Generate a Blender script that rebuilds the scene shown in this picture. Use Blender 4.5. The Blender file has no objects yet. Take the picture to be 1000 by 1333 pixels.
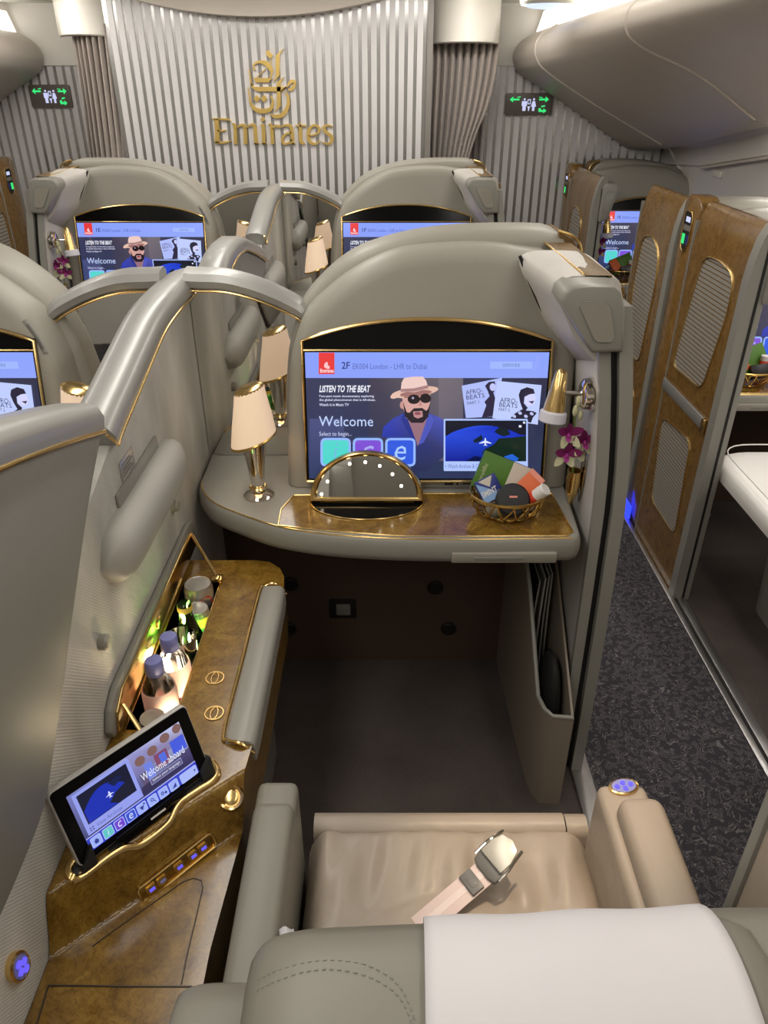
import bpy, bmesh, math, random
from mathutils import Vector, Matrix
from mathutils.bvhtree import BVHTree

# ---------------------------------------------------------------- camera, world, exposure, lights
S = bpy.context.scene
COL = S.collection
CAM_H = 1.62
PITCH = math.radians(30.0)
FPX = 963.0
cam_d = bpy.data.cameras.new('camera')
cam_d.sensor_fit = 'HORIZONTAL'
cam_d.sensor_width = 36.0
cam_d.lens = 36.0 * FPX / 1000.0
cam_d.clip_start = 0.02
cam = bpy.data.objects.new('camera', cam_d)
cam.location = (0, 0, CAM_H)
cam.rotation_euler = (math.pi / 2 - PITCH, 0, 0)
COL.objects.link(cam)
S.camera = cam
S.view_settings.view_transform = 'Standard'
S.view_settings.look = 'None'
S.view_settings.exposure = 0.0
S.view_settings.gamma = 1.0
S.view_settings.use_curve_mapping = False

W = bpy.data.worlds.new('cabin_ambient')
W.use_nodes = True
W.node_tree.nodes['Background'].inputs[0].default_value = (1.0, 0.96, 0.91, 1)
W.node_tree.nodes['Background'].inputs[1].default_value = 0.30
S.world = W


def area(name, loc, rot, sx, sy, power, col):
    l = bpy.data.lights.new(name, 'AREA')
    l.shape = 'RECTANGLE'
    l.size, l.size_y = sx, sy
    l.energy = power
    l.color = col
    o = bpy.data.objects.new(name, l)
    o.location = loc
    o.rotation_euler = rot
    COL.objects.link(o)
    return o


WARM = (1.0, 0.955, 0.895)
area('ceiling_strip_and_fill', (-0.5, 1.3, 2.10), (0, 0, 0), 0.30, 4.6, 30, WARM)
area('ceiling_strip_and_fill', (0.72, 1.3, 2.10), (0, math.radians(12), 0), 0.16, 4.6, 17, WARM)
area('ceiling_strip_and_fill', (-1.75, 1.6, 2.10), (0, math.radians(-12), 0), 0.16, 5.0, 17, WARM)
area('ceiling_strip_and_fill', (-0.5, 3.85, 1.99), (math.radians(12), 0, 0), 1.5, 0.16, 8, WARM)  # fill light added to brighten the bulkhead, not a cabin fixture
area('ceiling_strip_and_fill', (0.47, 3.95, 1.99), (math.radians(35), 0, 0), 0.36, 0.14, 4.5, WARM)  # added fill tilted forward to lift the right side wall, no fitting there
area('ceiling_strip_and_fill', (-1.62, 3.95, 1.99), (math.radians(35), 0, 0), 0.36, 0.14, 4.5, WARM)  # matching added fill for the left side wall
area('valance_light_strip', (1.545, 2.6, 1.50), (0, math.radians(-25), 0), 0.04, 3.0, 14, (1.0, 0.97, 0.95))


def spot(name, loc, to, power, deg, blend, col, rad=0.02):
    l = bpy.data.lights.new(name, 'SPOT')
    l.energy = power
    l.spot_size = math.radians(deg)
    l.spot_blend = blend
    l.color = col
    l.shadow_soft_size = rad
    o = bpy.data.objects.new(name, l)
    o.location = loc
    o.rotation_euler = (Vector(to) - Vector(loc)).to_track_quat('-Z', 'Y').to_euler()
    COL.objects.link(o)
    return o


spot('reading_spot_light', (0.34, 0.95, 2.09), (0.27, 0.80, 0.46), 62, 22, 0.9, (1.0, 0.78, 0.56))
spot('reading_spot_light', (1.32, 1.95, 1.70), (1.34, 1.97, 0.5), 7, 50, 0.8, (1.0, 0.92, 0.80))
spot('bulkhead_spot_light', (-1.05, 3.55, 2.09), (-1.1, 4.3, 1.75), 12, 75, 1.0, (1.0, 0.93, 0.85), 0.05)

# ---------------------------------------------------------------- helpers


def lin(c):
    c = c / 255.0
    return c / 12.92 if c <= 0.04045 else ((c + 0.055) / 1.055) ** 2.4


def rgb(r, g, b):
    return (lin(r), lin(g), lin(b), 1.0)


def ray(px, py):
    a = (px - 500) / FPX
    b = (666.5 - py) / FPX
    c, s = math.cos(PITCH), math.sin(PITCH)
    return a, c + b * s, -s + b * c


def onY(px, py, y):
    r = ray(px, py); t = y / r[1]
    return Vector((r[0] * t, y, CAM_H + r[2] * t))


def onX(px, py, x):
    r = ray(px, py); t = x / r[0]
    return Vector((x, r[1] * t, CAM_H + r[2] * t))


def onZ(px, py, z):
    r = ray(px, py); t = (z - CAM_H) / r[2]
    return Vector((r[0] * t, r[1] * t, z))


def V(*a):
    return Vector(a)


def smooth_path(pts, n=6, closed=False):
    """Catmull-Rom through the points."""
    P = [Vector(p) for p in pts]
    out = []
    m = len(P)
    rng = range(m) if closed else range(m - 1)
    for i in rng:
        if closed:
            a, b, c, d = P[(i - 1) % m], P[i], P[(i + 1) % m], P[(i + 2) % m]
        else:
            b, c = P[i], P[i + 1]
            a = P[i - 1] if i > 0 else b * 2 - c
            d = P[i + 2] if i + 2 < m else c * 2 - b
        for k in range(n):
            t = k / n
            out.append(0.5 * ((2 * b) + (c - a) * t + (2 * a - 5 * b + 4 * c - d) * t * t + (3 * b - a - 3 * c + d) * t ** 3))
    if not closed:
        out.append(P[-1].copy())
    return out


def arc(cx, cy, rx, ry, a0, a1, n):
    return [(cx + rx * math.cos(math.radians(a0 + (a1 - a0) * i / n)), cy + ry * math.sin(math.radians(a0 + (a1 - a0) * i / n))) for i in range(n + 1)]


def round_poly(pts, r, n=4):
    """2D polygon with rounded corners."""
    P = [Vector(p) for p in pts]
    out = []
    m = len(P)
    for i in range(m):
        a, b, c = P[i - 1], P[i], P[(i + 1) % m]
        u, v = (a - b), (c - b)
        d = min(r, u.length * 0.45, v.length * 0.45)
        p0, p1 = b + u.normalized() * d, b + v.normalized() * d
        for k in range(n + 1):
            t = k / n
            out.append((1 - t) ** 2 * p0 + 2 * t * (1 - t) * b + t * t * p1)
    return out


class B:
    """collects shapes into one mesh"""

    def __init__(self):
        self.bm = bmesh.new()
        self.mi = 0

    def _merge(self, t, bev=0, seg=2):
        bmesh.ops.remove_doubles(t, verts=t.verts, dist=1e-6)
        bmesh.ops.recalc_face_normals(t, faces=t.faces)
        if bev > 0:
            es = [e for e in t.edges if len(e.link_faces) == 2 and e.calc_face_angle(0) > math.radians(25)]
            bmesh.ops.bevel(t, geom=es, offset=bev, segments=seg, profile=0.5, affect='EDGES', clamp_overlap=True)
        for f in t.faces:
            f.material_index = self.mi
        me = bpy.data.meshes.new('tmp')
        t.to_mesh(me)
        t.free()
        self.bm.from_mesh(me)
        bpy.data.meshes.remove(me)
        return self

    def box(self, x0, x1, y0, y1, z0, z1, bev=0, seg=2, M=None):
        t = bmesh.new()
        bmesh.ops.create_cube(t, size=1)
        for v in t.verts:
            v.co = Vector(((x0 + x1) / 2 + v.co.x * (x1 - x0), (y0 + y1) / 2 + v.co.y * (y1 - y0), (z0 + z1) / 2 + v.co.z * (z1 - z0)))
        if M is not None:
            t.transform(M)
        return self._merge(t, bev, seg)

    def prism(self, loop, vec, bev=0, seg=2):
        t = bmesh.new()
        vec = Vector(vec)
        a = [t.verts.new(Vector(p)) for p in loop]
        b = [t.verts.new(Vector(p) + vec) for p in loop]
        n = len(a)
        t.faces.new(a)
        t.faces.new(b[::-1])
        for i in range(n):
            t.faces.new((a[i], b[i], b[(i + 1) % n], a[(i + 1) % n]))
        if n > 4:
            bmesh.ops.recalc_face_normals(t, faces=t.faces)
        return self._merge(t, bev, seg)

    def loft(self, rings, closed=True, cap=(True, True)):
        t = bmesh.new()
        R = [[t.verts.new(Vector(p)) for p in r] for r in rings]
        n = len(R[0])
        for i in range(len(R) - 1):
            for j in range(n if closed else n - 1):
                k = (j + 1) % n
                try:
                    t.faces.new((R[i][j], R[i][k], R[i + 1][k], R[i + 1][j]))
                except ValueError:
                    pass
        if cap[0]:
            t.faces.new(R[0][::-1])
        if cap[1]:
            t.faces.new(R[-1])
        return self._merge(t)

    def tube(self, path, r, n=8, closed=False, flat=None):
        P = [Vector(p) for p in path]
        m = len(P)
        rings = []
        up = None
        for i in range(m):
            if closed:
                d = P[(i + 1) % m] - P[i - 1]
            else:
                d = P[min(i + 1, m - 1)] - P[max(i - 1, 0)]
            d.normalize()
            if up is None:
                up = Vector((0, 0, 1)) if abs(d.z) < 0.9 else Vector((0, 1, 0))
            s = d.cross(up)
            if s.length < 1e-6:
                s = d.orthogonal()
            s.normalize()
            up = s.cross(d).normalized()
            rr = r[i] if isinstance(r, (list, tuple)) else r
            fl = flat or (1, 1)
            rings.append([P[i] + (s * math.cos(2 * math.pi * k / n) * fl[0] + up * math.sin(2 * math.pi * k / n) * fl[1]) * rr for k in range(n)])
        if closed:
            rings.append(rings[0])
            return self.loft(rings, True, (False, False))
        return self.loft(rings, True, (True, True))

    def lathe(self, prof, n=24, M=None, cap=(True, True), fn=None):
        rings = []
        for (r, z) in prof:
            r = max(r, 1e-4)
            ring = []
            for k in range(n):
                a = 2 * math.pi * k / n
                p = Vector((r * math.cos(a), r * math.sin(a), z))
                if fn:
                    p = fn(p)
                if M is not None:
                    p = M @ p
                ring.append(p)
            rings.append(ring)
        return self.loft(rings, True, cap)

    def poly(self, pts):
        t = bmesh.new()
        t.faces.new([t.verts.new(Vector(p)) for p in pts])
        return self._merge(t)

    def grid(self, fn, nu, nv):
        t = bmesh.new()
        R = [[t.verts.new(Vector(fn(i / nu, j / nv))) for j in range(nv + 1)] for i in range(nu + 1)]
        for i in range(nu):
            for j in range(nv):
                t.faces.new((R[i][j], R[i + 1][j], R[i + 1][j + 1], R[i][j + 1]))
        return self._merge(t)

    def ball(self, c, r, u=12, v=8, M=None):
        t = bmesh.new()
        bmesh.ops.create_uvsphere(t, u_segments=u, v_segments=v, radius=1)
        rr = r if isinstance(r, (tuple, list)) else (r, r, r)
        for w in t.verts:
            w.co = Vector((w.co.x * rr[0], w.co.y * rr[1], w.co.z * rr[2]))
        if M is not None:
            t.transform(M)
        bmesh.ops.translate(t, verts=t.verts, vec=Vector(c))
        return self._merge(t)


IDENT = lambda v: v.copy()
CUR = [IDENT]
LOC = {}


def suite_map(sx, ox, oy, oz):
    return lambda v: Vector((sx * v.x + ox, v.y + oy, v.z + oz))


def thing(name, label, cat, loc, group=None):
    o = bpy.data.objects.new(name, None)
    o.empty_display_size = 0.05
    COL.objects.link(o)
    L = CUR[0](Vector(loc))
    o.location = L
    LOC[o] = L
    o['label'] = label
    o['category'] = cat
    if group:
        o['group'] = group
    return o


def obj(name, b, mats, parent=None, smooth=True, label=None, cat=None, group=None, kind=None, ang=35, mod=None):
    bm = b.bm
    if not isinstance(mats, (list, tuple)):
        mats = [mats]
    for v in bm.verts:
        v.co = CUR[0](v.co)
    bmesh.ops.recalc_face_normals(bm, faces=bm.faces)
    if parent is not None:
        L = LOC[parent]
    else:
        xs = [v.co for v in bm.verts]
        L = Vector(((min(p.x for p in xs) + max(p.x for p in xs)) / 2, (min(p.y for p in xs) + max(p.y for p in xs)) / 2, min(p.z for p in xs)))
    for v in bm.verts:
        v.co -= L
    me = bpy.data.meshes.new(name)
    bm.to_mesh(me)
    bm.free()
    for m in mats:
        me.materials.append(m)
    if smooth:
        me.polygons.foreach_set('use_smooth', [True] * len(me.polygons))
        me.set_sharp_from_angle(angle=math.radians(ang))
    o = bpy.data.objects.new(name, me)
    COL.objects.link(o)
    LOC[o] = L
    if parent is not None:
        o.parent = parent
    else:
        o.location = L
    if label:
        o['label'] = label
    if cat:
        o['category'] = cat
    if group:
        o['group'] = group
    if kind:
        o['kind'] = kind
    return o


def struct(name, b, mats, label=None, **k):
    return obj(name, b, mats, None, label=label, kind='structure', **k)


# ---------------------------------------------------------------- materials


def nt(name):
    m = bpy.data.materials.new(name)
    m.use_nodes = True
    n = m.node_tree
    return m, n, n.nodes['Principled BSDF']


def plain(name, col, rough=0.5, metal=0.0, coat=0.0, spec=0.5, emit=None, es=0.0, trans=0.0, ior=1.45, alpha=None, bump=None, sheen=0.0):
    m, n, p = nt(name)
    p.inputs['Base Color'].default_value = col
    p.inputs['Roughness'].default_value = rough
    p.inputs['Metallic'].default_value = metal
    p.inputs['Coat Weight'].default_value = coat
    p.inputs['Coat Roughness'].default_value = 0.06
    p.inputs['Specular IOR Level'].default_value = spec
    p.inputs['IOR'].default_value = ior
    p.inputs['Transmission Weight'].default_value = trans
    p.inputs['Sheen Weight'].default_value = sheen
    if emit:
        p.inputs['Emission Color'].default_value = emit
        p.inputs['Emission Strength'].default_value = es
    # faint tone variation so nothing is dead flat
    if trans == 0 and metal < 0.9 and not emit:
        tc = n.nodes.new('ShaderNodeTexCoord')
        nz = n.nodes.new('ShaderNodeTexNoise')
        nz.inputs['Scale'].default_value = 9.0
        nz.inputs['Detail'].default_value = 4.0
        mx = n.nodes.new('ShaderNodeMix')
        mx.data_type = 'RGBA'
        mx.blend_type = 'MULTIPLY'
        mx.inputs['Factor'].default_value = 0.10
        mx.inputs['A'].default_value = col
        n.links.new(tc.outputs['Object'], nz.inputs['Vector'])
        n.links.new(nz.outputs['Fac'], mx.inputs['B'])
        n.links.new(mx.outputs['Result'], p.inputs['Base Color'])
    if bump:
        sc, st, di = bump
        tc = n.nodes.new('ShaderNodeTexCoord')
        nz = n.nodes.new('ShaderNodeTexNoise')
        nz.inputs['Scale'].default_value = sc
        nz.inputs['Detail'].default_value = 3.0
        bp = n.nodes.new('ShaderNodeBump')
        bp.inputs['Strength'].default_value = st
        bp.inputs['Distance'].default_value = di
        n.links.new(tc.outputs['Object'], nz.inputs['Vector'])
        n.links.new(nz.outputs['Fac'], bp.inputs['Height'])
        n.links.new(bp.outputs['Normal'], p.inputs['Normal'])
    return m


def ramp(n, stops):
    r = n.nodes.new('ShaderNodeValToRGB')
    e = r.color_ramp.elements
    while len(e) < len(stops):
        e.new(0.5)
    for i, (pos, c) in enumerate(stops):
        e[i].position = pos
        e[i].color = c
    return r


def wood(name, dark, mid, light, rough=0.22, scale=1.0):
    m, n, p = nt(name)
    tc = n.nodes.new('ShaderNodeTexCoord')
    nz = n.nodes.new('ShaderNodeTexNoise')
    nz.inputs['Scale'].default_value = 14 * scale
    nz.inputs['Detail'].default_value = 8
    nz.inputs['Roughness'].default_value = 0.65
    nz.inputs['Distortion'].default_value = 1.6
    vo = n.nodes.new('ShaderNodeTexNoise')
    vo.inputs['Scale'].default_value = 75 * scale
    vo.inputs['Detail'].default_value = 6
    vo.inputs['Distortion'].default_value = 2.5
    n.links.new(tc.outputs['Object'], nz.inputs['Vector'])
    n.links.new(tc.outputs['Object'], vo.inputs['Vector'])
    r1 = ramp(n, [(0.28, dark), (0.5, mid), (0.72, light)])
    r2 = ramp(n, [(0.35, (0.55, 0.5, 0.45, 1)), (0.55, (1, 1, 1, 1))])
    n.links.new(nz.outputs['Fac'], r1.inputs['Fac'])
    n.links.new(vo.outputs['Fac'], r2.inputs['Fac'])
    mx = n.nodes.new('ShaderNodeMix')
    mx.data_type = 'RGBA'
    mx.blend_type = 'MULTIPLY'
    mx.inputs['Factor'].default_value = 0.65
    n.links.new(r1.outputs['Color'], mx.inputs['A'])
    n.links.new(r2.outputs['Color'], mx.inputs['B'])
    n.links.new(mx.outputs['Result'], p.inputs['Base Color'])
    p.inputs['Roughness'].default_value = rough
    p.inputs['Coat Weight'].default_value = 0.40 if rough < 0.4 else 0.0
    p.inputs['Coat Roughness'].default_value = 0.08
    return m


def mottled(name, a, b_, rough=0.6, lines=0.0, scale=6.0):
    """woven-look wall covering: soft cloudy tone, fine diagonal thread relief"""
    m, n, p = nt(name)
    tc = n.nodes.new('ShaderNodeTexCoord')
    mp = n.nodes.new('ShaderNodeMapping')
    mp.inputs['Scale'].default_value = (1.0, 1.0, 0.45)
    nz = n.nodes.new('ShaderNodeTexNoise')
    nz.inputs['Scale'].default_value = scale
    nz.inputs['Detail'].default_value = 5
    n.links.new(tc.outputs['Object'], mp.inputs['Vector'])
    n.links.new(mp.outputs['Vector'], nz.inputs['Vector'])
    r1 = ramp(n, [(0.35, a), (0.68, b_)])
    n.links.new(nz.outputs['Fac'], r1.inputs['Fac'])
    n.links.new(r1.outputs['Color'], p.inputs['Base Color'])
    p.inputs['Roughness'].default_value = rough
    if lines:
        wv = n.nodes.new('ShaderNodeTexWave')
        wv.wave_type = 'BANDS'
        wv.bands_direction = 'DIAGONAL'
        wv.inputs['Scale'].default_value = 95
        wv.inputs['Distortion'].default_value = 1.2
        wv.inputs['Detail'].default_value = 2
        n.links.new(tc.outputs['Object'], wv.inputs['Vector'])
        bp = n.nodes.new('ShaderNodeBump')
        bp.inputs['Strength'].default_value = lines
        bp.inputs['Distance'].default_value = 0.001
        n.links.new(wv.outputs['Fac'], bp.inputs['Height'])
        n.links.new(bp.outputs['Normal'], p.inputs['Normal'])
    return m


def carpet_plain(name, a, b_):
    m, n, p = nt(name)
    tc = n.nodes.new('ShaderNodeTexCoord')
    nz = n.nodes.new('ShaderNodeTexNoise')
    nz.inputs['Scale'].default_value = 260
    nz.inputs['Detail'].default_value = 4
    n2 = n.nodes.new('ShaderNodeTexNoise')
    n2.inputs['Scale'].default_value = 5
    n2.inputs['Detail'].default_value = 3
    ad = n.nodes.new('ShaderNodeMath')
    ad.operation = 'MULTIPLY_ADD'
    ad.inputs[1].default_value = 0.5
    n.links.new(tc.outputs['Object'], nz.inputs['Vector'])
    n.links.new(tc.outputs['Object'], n2.inputs['Vector'])
    n.links.new(nz.outputs['Fac'], ad.inputs[0])
    h = n.nodes.new('ShaderNodeMath')
    h.operation = 'MULTIPLY'
    h.inputs[1].default_value = 0.5
    n.links.new(n2.outputs['Fac'], h.inputs[0])
    n.links.new(h.outputs[0], ad.inputs[2])
    r = ramp(n, [(0.38, a), (0.62, b_)])
    n.links.new(ad.outputs[0], r.inputs['Fac'])
    n.links.new(r.outputs['Color'], p.inputs['Base Color'])
    p.inputs['Roughness'].default_value = 0.95
    p.inputs['Specular IOR Level'].default_value = 0.1
    bp = n.nodes.new('ShaderNodeBump')
    bp.inputs['Strength'].default_value = 0.5
    bp.inputs['Distance'].default_value = 0.003
    n.links.new(nz.outputs['Fac'], bp.inputs['Height'])
    n.links.new(bp.outputs['Normal'], p.inputs['Normal'])
    return m


def carpet_squiggle(name, base, fleck):
    """dark aisle carpet with short light worm-like flecks"""
    m, n, p = nt(name)
    tc = n.nodes.new('ShaderNodeTexCoord')
    nz = n.nodes.new('ShaderNodeTexNoise')
    nz.inputs['Scale'].default_value = 26
    nz.inputs['Detail'].default_value = 0.0
    nz.inputs['Distortion'].default_value = 1.5
    mp = n.nodes.new('ShaderNodeMapping')
    mp.inputs['Scale'].default_value = (1.0, 1.0, 1.0)
    n.links.new(tc.outputs['Object'], mp.inputs['Vector'])
    n.links.new(mp.outputs['Vector'], nz.inputs['Vector'])
    # iso-lines of the noise broken up by a second noise -> short curved flecks
    fr = n.nodes.new('ShaderNodeMath'); fr.operation = 'MULTIPLY'; fr.inputs[1].default_value = 9.0
    n.links.new(nz.outputs['Fac'], fr.inputs[0])
    pp = n.nodes.new('ShaderNodeMath'); pp.operation = 'PINGPONG'; pp.inputs[1].default_value = 0.5
    n.links.new(fr.outputs[0], pp.inputs[0])
    r1 = ramp(n, [(0.06, (1, 1, 1, 1)), (0.26, (0, 0, 0, 1))])
    n.links.new(pp.outputs[0], r1.inputs['Fac'])
    n2 = n.nodes.new('ShaderNodeTexNoise'); n2.inputs['Scale'].default_value = 60; n2.inputs['Detail'].default_value = 0
    n.links.new(mp.outputs['Vector'], n2.inputs['Vector'])
    r2 = ramp(n, [(0.40, (0, 0, 0, 1)), (0.47, (1, 1, 1, 1))])
    n.links.new(n2.outputs['Fac'], r2.inputs['Fac'])
    mu = n.nodes.new('ShaderNodeMath'); mu.operation = 'MULTIPLY'
    n.links.new(r1.outputs['Color'], mu.inputs[0])
    n.links.new(r2.outputs['Color'], mu.inputs[1])
    mx = n.nodes.new('ShaderNodeMix'); mx.data_type = 'RGBA'
    mx.inputs['A'].default_value = base
    mx.inputs['B'].default_value = fleck
    n.links.new(mu.outputs[0], mx.inputs['Factor'])
    n.links.new(mx.outputs['Result'], p.inputs['Base Color'])
    p.inputs['Roughness'].default_value = 0.95
    p.inputs['Specular IOR Level'].default_value = 0.1
    bp = n.nodes.new('ShaderNodeBump')
    bp.inputs['Strength'].default_value = 0.4
    bp.inputs['Distance'].default_value = 0.003
    n.links.new(mu.outputs[0], bp.inputs['Height'])
    n.links.new(bp.outputs['Normal'], p.inputs['Normal'])
    return m


def vcol_screen(name):
    m, n, p = nt(name)
    at = n.nodes.new('ShaderNodeAttribute')
    at.attribute_name = 'Col'
    p.inputs['Base Color'].default_value = (0.004, 0.004, 0.005, 1)
    p.inputs['Roughness'].default_value = 0.12
    n.links.new(at.outputs['Color'], p.inputs['Emission Color'])
    p.inputs['Emission Strength'].default_value = 1.0
    return m


def vcol_print(name):
    m, n, p = nt(name)
    at = n.nodes.new('ShaderNodeAttribute')
    at.attribute_name = 'Col'
    n.links.new(at.outputs['Color'], p.inputs['Base Color'])
    p.inputs['Roughness'].default_value = 0.4
    return m


def thin_clear(name, col, refl):
    """thin-walled clear plastic or glass: tinted see-through with a fresnel sheen"""
    m = bpy.data.materials.new(name)
    m.use_nodes = True
    n = m.node_tree
    n.nodes.remove(n.nodes['Principled BSDF'])
    out = n.nodes['Material Output']
    tr = n.nodes.new('ShaderNodeBsdfTransparent')
    tr.inputs['Color'].default_value = col
    gl = n.nodes.new('ShaderNodeBsdfGlossy')
    gl.inputs['Roughness'].default_value = 0.05
    fr = n.nodes.new('ShaderNodeFresnel')
    fr.inputs['IOR'].default_value = 1.45
    ad = n.nodes.new('ShaderNodeMath')
    ad.operation = 'ADD'
    ad.use_clamp = True
    ad.inputs[1].default_value = refl
    mx = n.nodes.new('ShaderNodeMixShader')
    n.links.new(fr.outputs[0], ad.inputs[0])
    n.links.new(ad.outputs[0], mx.inputs[0])
    n.links.new(tr.outputs[0], mx.inputs[1])
    n.links.new(gl.outputs[0], mx.inputs[2])
    n.links.new(mx.outputs[0], out.inputs['Surface'])
    return m


def see_label(name, col):
    """thin paper label that lets light through"""
    m, n, p = nt(name)
    p.inputs['Base Color'].default_value = col
    p.inputs['Roughness'].default_value = 0.5
    tl = n.nodes.new('ShaderNodeBsdfTranslucent')
    tl.inputs['Color'].default_value = col
    mx = n.nodes.new('ShaderNodeMixShader')
    mx.inputs[0].default_value = 0.55
    n.links.new(p.outputs[0], mx.inputs[1])
    n.links.new(tl.outputs[0], mx.inputs[2])
    n.links.new(mx.outputs[0], n.nodes['Material Output'].inputs['Surface'])
    return m


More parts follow.
